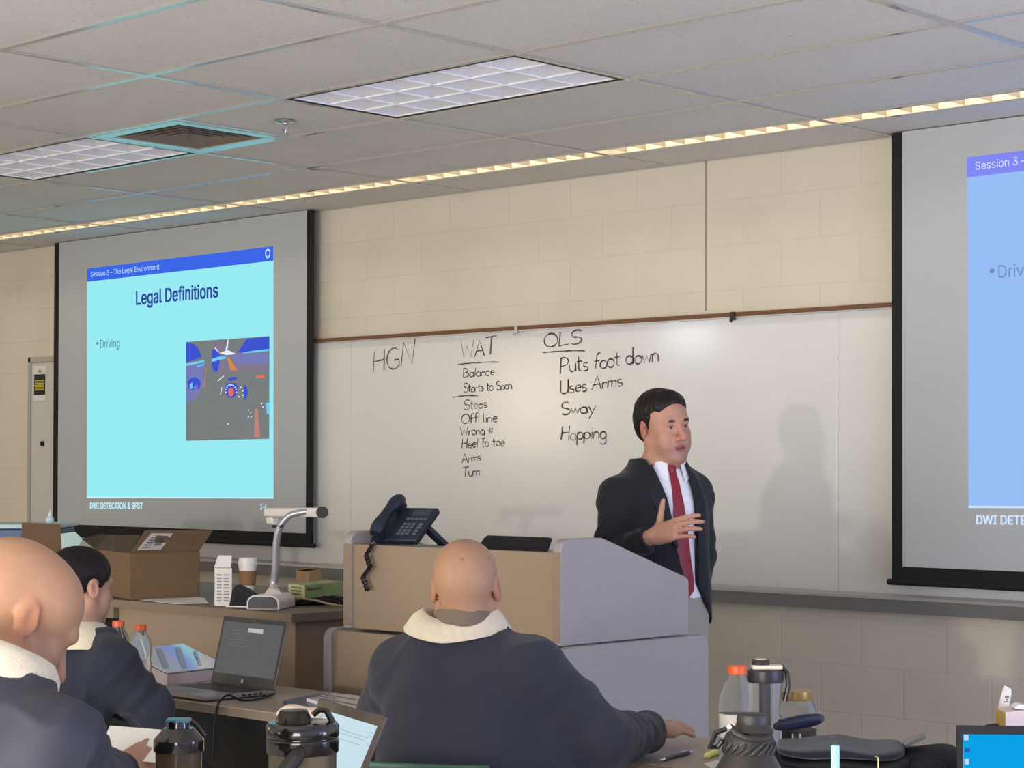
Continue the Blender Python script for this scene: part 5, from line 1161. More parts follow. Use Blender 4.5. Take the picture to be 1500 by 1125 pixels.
        for d in range(3):
            e = [slice(None)]*3; a = list(e); b = list(e); a[d] = slice(0, -1); b[d] = slice(1, None)
            A, B = ins[tuple(a)], ins[tuple(b)]; E = np.argwhere(A != B); u, v = (d+1) % 3, (d+2) % 3
            ok = (E[:, u] > 0) & (E[:, v] > 0) & (E[:, u] < n[u]-1) & (E[:, v] < n[v]-1); E = E[ok]
            def ci(du, dv):
                q = E.copy(); q[:, u] -= du; q[:, v] -= dv; return idx[tuple(q.T)]
            Q = np.stack([ci(0, 0), ci(1, 0), ci(1, 1), ci(0, 1)], 1)
            fl = ~A[tuple(E.T)]; Q[fl] = Q[fl][:, ::-1]; quads.append(Q)
        Q = np.concatenate(quads)
        # relax a little
        for _ in range(2):
            acc = np.zeros_like(V); cnt = np.zeros(len(V))
            for i in range(4):
                np.add.at(acc, Q[:, i], V[Q[:, (i+1) % 4]]); np.add.at(cnt, Q[:, i], 1); np.add.at(acc, Q[:, (i+1) % 4], V[Q[:, i]]); np.add.at(cnt, Q[:, (i+1) % 4], 1)
            V = V*0.5+0.5*acc/cnt[:, None]
        return V, Q
def normals(V, Q):
    fn = np.cross(V[Q[:, 2]]-V[Q[:, 0]], V[Q[:, 3]]-V[Q[:, 1]]); N = np.zeros_like(V)
    for i in range(4): np.add.at(N, Q[:, i], fn)
    return N/(np.linalg.norm(N, axis=1, keepdims=True)+1e-12)
def noise3(P, f, seed, o=2):
    r = np.random.RandomState(seed); out = np.zeros(len(P))
    for k in range(7):
        d = r.normal(size=3); d /= np.linalg.norm(d); out += np.sin(P @ d*f*r.uniform(0.6, 1.6)+r.uniform(0, 6.28)+0.8*np.sin(P @ r.normal(size=3)*f*0.5))
    return out/7**0.5
def mk(name, VQ, m, parent=None, loc=None, col=None):
    V, Q = VQ; me = bpy.data.meshes.new(name); o = bpy.data.objects.new(name, me); COL.objects.link(o)
    if parent is not None: o.parent = parent; off = rootloc(parent); LOC[o.name] = np.zeros(3)
    else: off = np.array(loc, float); o.location = off; LOC[o.name] = off
    me.vertices.add(len(V)); me.vertices.foreach_set('co', (V-off).astype(np.float32).ravel())
    me.loops.add(len(Q)*4); me.loops.foreach_set('vertex_index', Q.ravel().astype(np.int32))
    me.polygons.add(len(Q)); me.polygons.foreach_set('loop_start', np.arange(0, len(Q)*4, 4, dtype=np.int32)); me.polygons.foreach_set('loop_total', np.full(len(Q), 4, np.int32))
    me.update(calc_edges=True); me.validate(); me.polygons.foreach_set('use_smooth', [True]*len(me.polygons))
    me.materials.append(m)
    if col is not None:
        a = me.color_attributes.new('Col', 'FLOAT_COLOR', 'POINT'); a.data.foreach_set('color', np.concatenate([col, np.ones((len(V), 1))], 1).astype(np.float32).ravel())
    return o
def basis(f, roll=0.0, up=(0, 0, 1)):
    f = unit(f); r = unit(np.cross(f, up)); u = np.cross(r, f); c, s_ = math.cos(roll), math.sin(roll)
    return np.stack([r*c+u*s_, f, u*c-r*s_], 1)          # columns right, forward, up

def head(S, c, R, s=1.0, mouth=0.0, fat=0.0):
    """head with brow, sockets, eyes, nose, lips, chin and ears; origin between the ears, y forward"""
    c = np.array(c, float); L = lambda *p: c+R @ (np.array(p)*s)
    e = lambda p, r, k=0.012, cut=False, Rl=None: S.ell(L(*p), np.array(r)*s, R if Rl is None else R @ Rl, k*s, cut)
    q = lambda a, b, ra, rb, k=0.01, cut=False: S.cap(L(*a), L(*b), ra*s, rb*s, k*s, cut)
    e((0, -0.018, 0.045), (0.0745, 0.096, 0.078), 0.02); e((0, 0.02, 0.04), (0.070, 0.068, 0.070), 0.03)
    e((0, -0.055, 0.012), (0.062, 0.052, 0.060), 0.03)
    e((0, 0.030, -0.03), (0.058+fat, 0.060, 0.082), 0.03)
    for sg in (-1, 1):
        q((sg*0.052, -0.002, -0.045), (sg*0.018, 0.070, -0.098), 0.020+fat, 0.018, 0.03)
        e((sg*0.042, 0.060, -0.018), (0.022, 0.022, 0.020), 0.02)
        e((sg*0.034, 0.060, -0.055), (0.022+fat, 0.026, 0.026), 0.03)
    e((0, 0.074, -0.100), (0.024, 0.020, 0.017), 0.02)
    q((-0.036, 0.079, 0.026), (0.036, 0.079, 0.026), 0.0145, 0.0145, 0.016)
    for sg in (-1, 1):
        e((sg*0.031, 0.099, 0.005), (0.020, 0.019, 0.013), 0.010, True)
        e((sg*0.031, 0.0755, 0.006), (0.0135, 0.0125, 0.0125), 0.003)
        q((sg*0.019, 0.0865, 0.0125), (sg*0.043, 0.0795, 0.0125), 0.0038, 0.0034, 0.006)
        q((sg*0.020, 0.0835, -0.0035), (sg*0.042, 0.077, -0.0025), 0.0034, 0.003, 0.007)
    q((0, 0.085, 0.020), (0, 0.116, -0.028), 0.0082, 0.0135, 0.012)
    for sg in (-1, 1): e((sg*0.013, 0.098, -0.034), (0.0085, 0.011, 0.0085), 0.008)
    q((-0.018, 0.088, -0.061+mouth*0.2), (0.018, 0.088, -0.061+mouth*0.2), 0.0065, 0.0065, 0.008); q((0, 0.093, -0.0605), (0, 0.093, -0.0605), 0.007, 0.007, 0.008)
    q((-0.015, 0.088, -0.074-mouth), (0.015, 0.088, -0.074-mouth), 0.0072, 0.0072, 0.008)
    q((-0.021, 0.097, -0.067-mouth*0.4), (0.021, 0.097, -0.067-mouth*0.4), 0.0022+mouth*0.45, 0.0022+mouth*0.45, 0.003, True)
    for sg in (-1, 1):
        a = math.radians(14); Rl = np.array([[1, 0, 0], [0, math.cos(a), -math.sin(a)], [0, math.sin(a), math.cos(a)]])
        b = sg*math.radians(-22); Rz = np.array([[math.cos(b), -math.sin(b), 0], [math.sin(b), math.cos(b), 0], [0, 0, 1]])
        e((sg*0.078, -0.012, 0.000), (0.0085, 0.0195, 0.033), 0.006, False, Rz @ Rl)
        e((sg*0.088, -0.008, 0.003), (0.0075, 0.0115, 0.021), 0.005, True, Rz @ Rl)
        e((sg*0.080, 0.003, -0.006), (0.005, 0.006, 0.008), 0.004)
def head_colour(V, c, R, s, base, lip=(150, 84, 78), ear=1.0, stubble=0.0, brow=None, eyes=True, seed=0, spots=()):
    q = ((V-np.array(c)) @ R)/s; C = np.tile(np.array(srgb(*base)[:3]), (len(V), 1)); near = np.linalg.norm(q, axis=1) < 0.16
    def mixc(m, col, ): m = np.clip(m, 0, 1)[:, None]*near[:, None]; C[:] = C*(1-m)+np.array(srgb(*col)[:3])*m
    x, y, z = q.T; ax = np.abs(x)
    red = tuple(int(v) for v in (min(255, base[0]*1.02), base[1]*0.82, base[2]*0.78))
    mixc(ear*0.75*np.exp(-(((ax-0.084)/0.012)**2+((y+0.01)/0.028)**2+(z/0.04)**2)), red)
    front = np.clip((y-0.04)/0.03, 0, 1)
    mixc(0.22*front*np.exp(-(((ax-0.04)/0.02)**2+((z+0.02)/0.02)**2)), red); mixc(0.5*front*np.exp(-((x/0.016)**2+((z+0.03)/0.014)**2)), red)
    if stubble: mixc(stubble*np.clip((y-0.01)/0.05, 0, 1)*np.clip((-0.030-z)/0.04, 0, 1)*np.clip((z+0.16)/0.03, 0, 1), (110, 84, 76))
    mixc(front*np.clip(1.4-((x/0.025)**2+((z+0.0675)/0.0125)**2), 0, 1)*(y > 0.078), lip)
    mixc(front*(np.abs(z+0.0675) < 0.0035)*(ax < 0.019)*(y < 0.094)*0.8, (70, 34, 34))
    if brow: mixc(front*np.clip(1.8-2*(((ax-0.031)/0.018)**2+((z-0.0268-0.12*(0.02-np.abs(ax-0.033)))/0.0058)**2), 0, 1), brow)
    if eyes:
        d = np.sqrt((ax-0.031)**2+(z-0.0058)**2)
        mixc(front*np.clip(1.6-1.3*(((ax-0.031)/0.0105)**2+((z-0.0055)/0.0052)**2), 0, 1), (160, 148, 140)); mixc(front*np.clip((0.0058-d)/0.0016, 0, 1)*(y > 0.07), (56, 42, 34))
        mixc(front*0.7*np.clip(1.6-1.2*(((ax-0.031)/0.013)**2+((z-0.0115)/0.0022)**2), 0, 1), (60, 44, 38))
    for p, r, col in spots:
        mixc(1.5*np.exp(-(((q-np.array(p))**2).sum(1))/r**2), col)
    return C
def hand(S, w, f, n, side=1, curl=(0.3, 0.3, 0.3, 0.35), spread=0.10, thumb=(0.55, 0.75, -0.25), s=1.0, tcurl=0.3):
    """wrist w, finger direction f, back-of-hand normal n; side=+1 puts the thumb on the f x n side"""
    w = np.array(w, float); f = unit(f); n = unit(np.array(n)-f*np.dot(n, f)); x = np.cross(f, n)*side
    P = lambda a, b, c: w+(x*a+f*b+n*c)*s
    kn = [(0.030, 0.092, 0.004), (0.010, 0.096, 0.007), (-0.010, 0.092, 0.005), (-0.028, 0.084, 0.0)]
    for i, k_ in enumerate(kn): S.cap(P(k_[0]*0.55, 0.008, 0), P(*k_), 0.0145*s, 0.0105*s, 0.014*s)
    S.cap(P(0.024, 0.02, -0.006), P(0.028, 0.055, -0.010), 0.016*s, 0.014*s, 0.014*s)
    S.cap(P(-0.02, 0.02, -0.004), P(-0.024, 0.06, -0.008), 0.013*s, 0.011*s, 0.014*s)
    Ls = [(0.042, 0.026, 0.021), (0.046, 0.029, 0.022), (0.043, 0.027, 0.021), (0.033, 0.021, 0.019)]
    for i in range(4):
        p = np.array(kn[i]); a = -curl[i]*0.6; sp = spread*(1.5-i)/1.5*1.0
        for j, l in enumerate(Ls[i]):
            d = np.array([math.sin(sp)*math.cos(a), math.cos(sp)*math.cos(a), math.sin(a)]); p2 = p+d*l; r0, r1 = (0.0098, 0.0090, 0.0083)[j], (0.0090, 0.0083, 0.0072)[j]
            if i == 3: r0, r1 = r0*0.86, r1*0.86
            S.cap(P(*p), P(*p2), r0*s, r1*s, 0.0035*s); p = p2; a -= curl[i]
    t0 = np.array([0.022, 0.022, -0.006]); d = unit(thumb); p = t0
    for j, (l, r0, r1) in enumerate(((0.042, 0.0145, 0.0115), (0.032, 0.0112, 0.0096), (0.026, 0.0098, 0.0075))):
        p2 = p+d*l; S.cap(P(*p), P(*p2), r0*s, r1*s, 0.008*s if j == 0 else 0.004*s); p = p2; d = unit(d+np.array([-tcurl*0.5, tcurl, 0])*0.6)
def skin(name, col): return mat(name, (255, 255, 255), 0.5, attr='Col', bump=0.06, bscale=900, var=0.05, vscale=60, sss=0.08, spec=0.35)
def bbox(pts, m): P = np.array(pts); return P.min(0)-m, P.max(0)+m
def folds(VQ, arms, seed, amp=0.004, big=0.004):
    """cloth wrinkles: creases across the arms plus long soft folds"""
    V, Q = VQ; N = normals(V, Q); d = big*noise3(V*[1, 1, 0.6], 16, seed)
    n1 = noise3(V*[1, 1, 0.8], 30, seed+5); d += big*0.7*(1-2*np.abs(np.tanh(n1*1.3)))
    for a, b, r, n_, am in arms:
        a, b = np.array(a), np.array(b); ba = b-a; t = ((V-a) @ ba)/(ba @ ba); dist = np.linalg.norm(V-a-np.clip(t, 0, 1)[:, None]*ba, axis=1)
        w = np.clip(1-np.maximum(dist-r, 0)/(0.35*r), 0, 1)*np.clip((t+0.1)/0.15, 0, 1)*np.clip((1.1-t)/0.15, 0, 1)
        ph = noise3(V, 11, seed+9)*1.5
        d += w*am*(np.sin(t*n_*6.28+ph)*0.7+0.5*np.sin(t*n_*11+1.7*ph))
    return V+N*d[:, None], Q
def collar(name, c, R, ri, ro, zt, zb, m, parent, span=150, thick=0.010, n=48, tip=0.0):
    """turned-down collar: R columns right, forward, up; open at the front"""
    rings = []; c = np.array(c, float)
    for i in range(n+1):
        ph = math.radians(-span+2*span*i/n); cs, sn = math.cos(ph), math.sin(ph)          # ph = 0 at the nape
        d = np.array([sn, -cs, 0]); zt_, zb_ = zt(ph), zb(ph); a, b = ri(ph), ro(ph)
        wob = 0.003*math.sin(ph*5+1)
        pr_ = [(a-thick, zb_+0.015), (a-thick*0.9, zt_-0.012), (a-thick*0.2, zt_-0.001), (a+thick*0.5, zt_), (a*0.6+b*0.4+0.008, zt_*0.55+zb_*0.45+0.006+wob), (b, zb_+0.004), (b-0.001, zb_-0.005), (b-0.012, zb_-0.004), (a*0.6+b*0.4-0.002, zt_*0.45+zb_*0.55-0.008)]
        rings.append([Vector(c+R @ (d*r+np.array([0, 0, z]))) for r, z in pr_])
    return MB().loft(rings).build(name, m, parent, angle=70)
def tube_mesh(name, path, radii, m, parent, n=20):
    return MB().tube(path, list(radii), n).build(name, m, parent, angle=80)
M_fleece = mat('beige_fleece', (206, 194, 170), 0.95, bump=0.5, bscale=350, var=0.06, vscale=60, sheen=0.3)
M_trous = mat('dark_trousers', (44, 46, 56), 0.9, bump=0.3, bscale=500); M_shoe = mat('black_shoe', (18, 18, 18), 0.4); M_tee_g = mat('taupe_undershirt', (112, 98, 84), 0.9, bump=0.3, bscale=500)

def seated(label, loc, fdir, neck, headc, headR, shR, shL, elR, elL, wrR, wrL, pelvis, hands, skin_c, jacket_c, torso, hs=1.0, vox=0.004, ear=1.0, hair=None, headkw={}, colkw={}, seed=1, arm_r=(0.068, 0.060, 0.046), jname='jacket', neck_r=0.058, fold=0.0045, extra=()):
    f = unit(fdir); r = np.cross(f, [0, 0, 1]); z = np.array([0, 0, 1.0])
    pelvis = np.array(pelvis, float)
    kn = [pelvis+r*0.10*sg+f*0.42+z*-0.04 for sg in (1, -1)]; hp = [pelvis+r*0.09*sg+f*0.02-z*0.03 for sg in (1, -1)]
    an = [np.array([*(k_+f*0.02)[:2], 0.09]) for k_ in kn]; toe = [np.array([*(a_+f*0.13)[:2], 0.045]) for a_ in an]
    pts = [headc, neck, shR, shL, elR, elL, wrR, wrL, pelvis]+kn+an+toe
    lo, hi = bbox(pts, 0.21); lo[2] = max(lo[2], -0.01)
    S = Sdf(lo, hi, vox)
    chest = torso[1]
    nz = neck[2]; pz = pelvis[2]; ctr_ = lambda zz: [np.interp(zz, [pz, torso[0][2], chest[2], nz], [q[i] for q in (pelvis, torso[0], chest, neck)]) for i in (0, 1)]
    def secs(lst, grow=0.0): return [(zz, *ctr_(zz), a_+grow, b_+grow) for zz, a_, b_ in lst]
    w0, w1, w2 = torso[2], torso[3], torso[4]
    body_l = [(pz-0.08, w0[0], w0[1]), (pz+0.06, w0[0], w0[1]), (nz-0.34, w1[0], w1[1]), (nz-0.17, w2[0]+0.005, w2[1]+0.005), (nz-0.09, w2[0]*0.86, w2[1]*0.92), (nz-0.03, 0.125, 0.108), (nz+0.012, 0.100, 0.092)]
    S.column(secs(body_l, -0.035)[:-1], r, 0.03); S.cap(chest, neck, 0.085, 0.055, 0.05)
    hb = headc-headR[:, 2]*0.055*hs-headR[:, 1]*0.022*hs
    S.cap(np.array(neck)-z*0.03, hb, neck_r*1.05, neck_r, 0.03)
    head(S, headc, headR, hs, **headkw)
    for sh, el, wr in ((shR, elR, wrR), (shL, elL, wrL)):
        S.cap(neck, sh, 0.05, 0.055, 0.04); S.cap(sh, el, 0.048, 0.038, 0.02); S.cap(el, wr, 0.038, 0.026, 0.015)
    for h_ in hands: hand(S, **h_)
    for a, b, c_, d in zip(hp, kn, an, toe): S.cap(a, b, 0.078, 0.058, 0.03); S.cap(b, c_, 0.052, 0.036, 0.02); S.cap(c_-z*0.04, d, 0.036, 0.03, 0.02)
    VQ = S.mesh(); col = head_colour(VQ[0], headc, headR, hs, skin_c, ear=ear, seed=seed, **colkw)
    body = mk('person', VQ, skin('skin', skin_c), None, loc, col); props(body, label, 'person')
    # jacket
    J = Sdf(*bbox([neck, shR, shL, elR, elL, wrR, wrL, pelvis, torso[0], chest], 0.27), 0.007)
    J.column(secs(body_l), r, 0.03)
    a0, a1, a2 = arm_r
    for sh, el, wr in ((shR, elR, wrR), (shL, elL, wrL)):
        J.cap(np.array(neck)-z*0.050, sh, 0.068, a0*0.96, 0.06); J.cap(sh, el, a0, a1, 0.04); J.cap(el, wr, a1, a2, 0.022)
    for wr, el in ((wrR, elR), (wrL, elL)):
        d = unit(np.array(wr)-el); e_ = np.array(wr)-d*0.012
        J.cut(lambda P, e_=e_, d=d: np.where(np.linalg.norm(P-e_, axis=-1) < 0.12, -((P-e_) @ d), 1.0), e_-0.1, e_+0.1, 0.004)
    for e_ in extra: J.cap(*e_)
    nn = np.array(neck)+z*0.075
    J.cap(nn, np.array(neck)+z*0.14, 0.074, 0.075, 0.01, cut=True)
    JV = folds(J.mesh(), [(shR, elR, a0, 2.2, 0.004), (elR, wrR, a1, 3.0, 0.004), (shL, elL, a0, 2.2, 0.004), (elL, wrL, a1, 3.0, 0.004)], seed, big=fold)
    mk(jname, JV, jacket_c, body)
    T = Sdf(*bbox([pelvis]+kn+an, 0.14), 0.009)
    T.seg(pelvis-z*0.10, pelvis+z*0.04, (0.17, 0.125), (0.165, 0.12), r, 0.04)
    for a, b, c_ in zip(hp, kn, an): T.cap(a, b, 0.092, 0.074, 0.04); T.cap(b, c_+z*0.02, 0.072, 0.056, 0.03)
    mk('trousers', T.mesh(), M_trous, body)
    for a, d in zip(an, toe):
        B = Sdf(*bbox([a, d], 0.08), 0.006); B.cap(a-z*0.02, a-z*0.045, 0.044, 0.044, 0.01); B.cap(a-z*0.045, d, 0.045, 0.038, 0.02); B.cut(lambda P: P[..., 2]-0.002, a-0.12, d+0.12); mk('shoe', B.mesh(), M_shoe, body)
    return body
def chair(label, x, y, rot, colr, key, top=0.80):
    t = thing('classroom_chair', label, 'chair', (x, y, 0), 'moulded classroom chairs', rot); m_ = mat('chair_'+key, colr, 0.4)
    rings = []
    prof = [(0.21, 0.440), (0.18, 0.452), (0.05, 0.445), (-0.10, 0.438), (-0.17, 0.445), (-0.205, 0.49), (-0.225, 0.58), (-0.245, 0.70), (-0.262, top-0.02), (-0.268, top)]
    for y_, z_ in prof:
        w = 0.20 if z_ < 0.5 else 0.21-0.02*(z_-0.5)/0.3
        rings.append([Vector((w*s_, y_+0.025*s_*s_*(1 if z_ > 0.47 else 0), z_+0.015*s_*s_*(1 if z_ < 0.47 else 0))) for s_ in np.linspace(-1, 1, 13)])
    n = 13; vs = [p for r_ in rings for p in r_]; fs = [(k*n+i, k*n+i+1, (k+1)*n+i+1, (k+1)*n+i) for k in range(len(rings)-1) for i in range(n-1)]
    o = MB().add(vs, fs).build('seat_shell', m_, t, world=False, angle=80); md = o.modifiers.new('Solidify', 'SOLIDIFY'); md.thickness = 0.009; md.offset = 0
    b_ = o.modifiers.new('Bevel', 'BEVEL'); b_.width = 0.003
    for sx in (-1, 1):
        for sy in (-1, 1): MB().tube([(sx*0.15, sy*0.14, 0.435), (sx*0.20, sy*0.21, 0.0)], 0.011, 10).build('leg', M_chrome, t, world=False)
    MB().tube([(-0.155, 0.14, 0.43), (0.155, 0.14, 0.43)], 0.009, 8).build('stretcher', M_chrome, t, world=False); MB().tube([(-0.155, -0.14, 0.43), (0.155, -0.14, 0.43)], 0.009, 8).build('stretcher', M_chrome, t, world=False)
    return t
def face_angle(f): return math.atan2(-f[0], f[1])
UP = np.array([0, 0, 1.0])

# --- bald man in the centre, seen from behind
f = unit([-0.46, 0.89, 0]); r = np.cross(f, UP)
neck = D(674, 925, 4.82); hc = D(682, 864, 4.80)
hf = unit(np.array([-0.63, 0.77, -0.07])); HR = basis(hf, 0.04)
shR, shL = D(780, 985, 4.72), D(592, 984, 4.88)
elR, wrR = Z(886, 1083, .835), Z(958, 1070, .806); elL, wrL = D(566, 1042, 5.02), D(628, 1075, 5.22)
pel = D(674, 1215, 4.70); pel[2] = 0.56
belly, chest = D(674, 1105, 4.72), D(678, 1010, 4.80)
tip = Z(1027, 1079, .762)
h1 = dict(w=wrR+unit(tip-wrR)*0.004+[0, 0, 0.006], f=(tip-wrR)*[1, 1, 0.55], n=UP*0.85-_fw*0.35, side=-1, curl=(0.08, 0.08, 0.09, 0.12), spread=0.10, thumb=(0.7, 0.7, -0.1))
hL = dict(w=wrL, f=(-0.3, 0.9, -0.1), n=(0, 0, 1), side=1, curl=(0.2, 0.2, 0.2, 0.25))
M_jk = mat('navy_jacket_matte', (38, 40, 52), 0.88, bump=0.25, bscale=700, sheen=0.12, var=0.06, vscale=12)
spots = [((0.004, -0.106, 0.070), 0.0035, (110, 66, 52)), ((0.064, -0.052, 0.074), 0.0045, (130, 78, 66))]
man = seated('bald man in a navy jacket with a beige collar, seen from behind in the centre', pel*[1, 1, 0], f, neck, hc, HR, shR, shL, elR, elL, wrR, wrL, pel, [h1, hL], (166, 128, 100), M_jk,
    (belly, chest, (0.205, 0.15), (0.208, 0.150), (0.195, 0.135)), hs=0.985, seed=3, colkw=dict(spots=spots, stubble=0.3, brow=(120, 96, 80)), arm_r=(0.080, 0.068, 0.044), neck_r=0.060, extra=[(D(800, 1120, 4.70), D(868, 1110, 4.80), 0.075, 0.055, 0.06)])
CR = basis(f)
zt = lambda p: 0.018+0.028*abs(math.sin(p))**2+0.006*math.sin(p); zb = lambda p: -0.030+0.022*abs(math.sin(p))**1.5
collar('collar', D(670, 915, 4.82), CR, lambda p: 0.076+0.004*abs(math.sin(p)), lambda p: 0.118+0.012*abs(math.sin(p)), zt, zb, M_fleece, man)
MB().loft([[Vector(D(683, 909, 4.797)+CR @ np.array([rr_*math.cos(a), rr_*1.0*math.sin(a)-0.020, z-0.008*math.sin(a)-0.002])) for a in np.linspace(0, 2*math.pi, 33)[:-1]] for rr_, z in ((0.062, -0.03), (0.068, 0.020), (0.068, 0.027), (0.063, 0.023), (0.056, -0.03))], caps=False).build('undershirt', M_tee_g, man)
cp = pel-r*0.045; chair('green plastic chair under the bald man in the centre', cp[0], cp[1], face_angle(f), (44, 84, 64), 'green', 0.816)

# --- dark-haired woman at the left end of the same row
f = unit([0.06, 1, 0]); neck = D(116, 930, 5.86); hc = D(118, 861, 5.9)
HR = basis(unit([-0.07, 0.99, -0.10])); shR, shL = neck+np.array([0.155, 0.0, -0.082]), neck+np.array([-0.165, 0.02, -0.082])
elR, wrR = D(222, 1036, 5.78), D(146, 1022, 6.02); elL, wrL = shL+np.array([-0.05, 0.04, -0.25]), shL+np.array([0.10, 0.20, -0.26])
pel = np.array([neck[0]+0.0, neck[1]-0.10, 0.56]); belly, chest = np.array([neck[0], neck[1]-0.08, 0.78]), np.array([neck[0], neck[1]-0.03, neck[2]-0.14])
M_jk2 = mat('navy_jacket_dark', (31, 35, 49), 0.9, bump=0.25, bscale=700, sheen=0.1, var=0.06, vscale=12)
wm = seated('woman with dark pinned-up hair and a navy jacket, seated at the front table', pel*[1, 1, 0], f, neck, hc, HR, shR, shL, elR, elL, wrR, wrL, pel,
    [dict(w=wrR, f=(-0.75, 0.6, -0.1), n=(0, 0, 1), side=-1), dict(w=wrL, f=(0.5, 0.7, -0.25), n=(0, 0, 1), side=1)], (172, 134, 112), M_jk2,
    (belly, chest, (0.19, 0.14), (0.185, 0.135), (0.175, 0.12)), hs=0.93, seed=8, ear=0.5, colkw=dict(brow=(50, 36, 32)), arm_r=(0.072, 0.064, 0.045), neck_r=0.050)
H = Sdf(hc-0.17, hc+0.17, 0.004); s = 0.93
Lh = lambda *p: hc+HR @ (np.array(p)*s)
H.ell(Lh(0, -0.018, 0.048), np.array((0.082, 0.104, 0.083))*s, HR, 0.02); H.ell(Lh(0, -0.062, 0.005), np.array((0.066, 0.056, 0.062))*s, HR, 0.03); H.ell(Lh(0, 0.02, 0.055), np.array((0.074, 0.07, 0.068))*s, HR, 0.02)
for sg in (-1, 1): H.cap(Lh(sg*0.073, 0.03, 0.055), Lh(sg*0.070, 0.024, 0.012), 0.012*s, 0.006*s, 0.012)
H.ell(Lh(0, 0.105, -0.04), np.array((0.082, 0.070, 0.118))*s, HR, 0.008, cut=True)
for sg in (-1, 1): H.ell(Lh(sg*0.088, -0.008, -0.006), np.array((0.022, 0.026, 0.040))*s, HR, 0.006, cut=True)
H.cut(lambda P: (((P-hc) @ HR)[..., 2]/s+0.045+0.4*(((P-hc) @ HR)[..., 1]/s+0.06)), hc-0.2, hc+0.2, 0.01)
H.ell(Lh(-0.01, -0.120, 0.050), np.array((0.042, 0.034, 0.040))*s, HR, 0.010)
HV = H.mesh(); N = normals(*HV); q_ = (HV[0]-hc) @ HR
st_ = np.sin(q_[:, 0]*420+40*q_[:, 2]+noise3(q_, 40, 2)*1.2)*0.0008; HV = (HV[0]+N*st_[:, None], HV[1])
M_hair = mat('dark_hair', (24, 19, 20), 0.5, bump=0.3, bscale=300, spec=0.25)
mk('hair', HV, M_hair, wm)
collar('collar', neck+np.array([0.004, -0.004, 0.006]), basis(unit(f+np.array([0, 0, -0.1]))), lambda p: 0.068, lambda p: 0.132+0.030*abs(math.sin(p)), lambda p: 0.026+0.012*abs(math.sin(p))**2, lambda p: -0.050+0.016*abs(math.sin(p))**1.5, M_fleece, wm, span=155)
MB().loft([[Vector(neck+np.array([rr_*math.cos(a), rr_*math.sin(a)+0.004, z+0.015])) for a in np.linspace(0, 2*math.pi, 33)[:-1]] for rr_, z in ((0.062, -0.03), (0.057, 0.012), (0.054, 0.014), (0.052, 0.01), (0.052, -0.03))], caps=False).build('undershirt', M_tee_g, wm)
chair('chair under the dark-haired woman', pel[0], pel[1], face_angle(f), (60, 62, 70), 'grey', 0.78)

# --- bald man at the left edge, head bowed over a sheet
f = unit([0.13, 0.99, 0]); hc = D(19, 909, 3.24); neck = D(-20, 996, 3.12)
HR = basis(unit([0.14, 0.76, -0.60]))
shR = neck+np.array([0.170, 0.0, -0.085]); shL = neck+np.array([-0.18, 0.02, -0.085])
elR, wrR = D(120, 1164, 3.10), D(172, 1140, 3.42); elL, wrL = shL+np.array([-0.04, 0.14, -0.22]), shL+np.array([0.14, 0.40, -0.14])
pel = np.array([neck[0]-0.04, neck[1]-0.30, 0.56]); belly, chest = np.array([neck[0]-0.03, neck[1]-0.24, 0.78]), np.array([neck[0]-0.01, neck[1]-0.09, neck[2]-0.15])
M_jk3 = mat('navy_jacket_grey', (48, 49, 60), 0.7, bump=0.15, bscale=700, var=0.06, vscale=12)
mn = seated('bald man with head bowed at the left edge, in a navy jacket with beige collar', pel*[1, 1, 0], f, neck, hc, HR, shR, shL, elR, elL, wrR, wrL, pel,
    [dict(w=wrR, f=_R*0.075+UP*0.034+_fw*0.14, n=-_fw*0.5+UP*0.5+_R*0.6, side=1, curl=(0.24, 0.26, 0.3, 0.36), spread=0.06, thumb=(0.6, 0.75, -0.3)), dict(w=wrL, f=(0.6, 0.7, -0.1), n=(0, 0, 1), side=1)], (166, 127, 98), M_jk3,
    (belly, chest, (0.20, 0.15), (0.205, 0.15), (0.19, 0.14)), hs=1.03, vox=0.0038, seed=13, ear=0.8, colkw=dict(brow=(70, 52, 44), stubble=0.25), arm_r=(0.080, 0.066, 0.045), neck_r=0.064, fold=0.0065)
CRn = basis(unit([0.25, 0.86, -0.42]))
collar('collar', neck+np.array([0.01, 0.012, 0.012]), CRn, lambda p: 0.076, lambda p: 0.108, lambda p: 0.036+0.010*abs(math.sin(p)), lambda p: -0.032+0.032*abs(math.sin(p)), M_fleece, mn, span=155)
chair('chair under the bowed bald man at the left edge', pel[0], pel[1], face_angle(f), (60, 62, 70), 'grey', 0.78)
pp = [D(161, 1063, 3.62), D(236, 1069, 3.55), D(240, 1118, 3.45), D(140, 1110, 3.48)]
o = MB().prism(pp, _fw*0.0015).build('paper_sheet', M_paper, smooth=False); props(o, 'white sheet held up by the bowed bald man at the left', 'paper')

# --- lecturer behind the lectern
tc = unit([0.688, -0.725, 0]); rv = unit([0.725, 0.688, 0])
a = math.radians(25); f = tc*math.cos(a)+rv*math.sin(a); r = np.cross(f, UP)
a = math.radians(31); hf = tc*math.cos(a)+rv*math.sin(a); HR = basis(hf+np.array([0, 0, -0.04]), -0.10)
hc = D(972, 627, 7.06); neck = D(972, 676, 7.07)
ctr = D(963, 690, 7.08)*[1, 1, 0]
shR, shL = D(908, 728, 6.98), D(1012, 722, 7.16)
elR, wrR = D(893, 818, 6.93), D(953, 787, 6.80); elL, wrL = D(1024, 812, 7.24), D(1012, 884, 7.10)
pel = ctr+UP*0.93; chest = ctr+UP*1.34; belly = ctr+UP*1.12
hp = [pel+r*0.09*sg for sg in (1, -1)]; kn = [ctr+r*0.10*sg+f*0.02+UP*0.50 for sg in (1, -1)]; an = [ctr+r*0.11*sg-f*0.01+UP*0.09 for sg in (1, -1)]; toe = [a_+f*0.15-UP*0.045 for a_ in an]
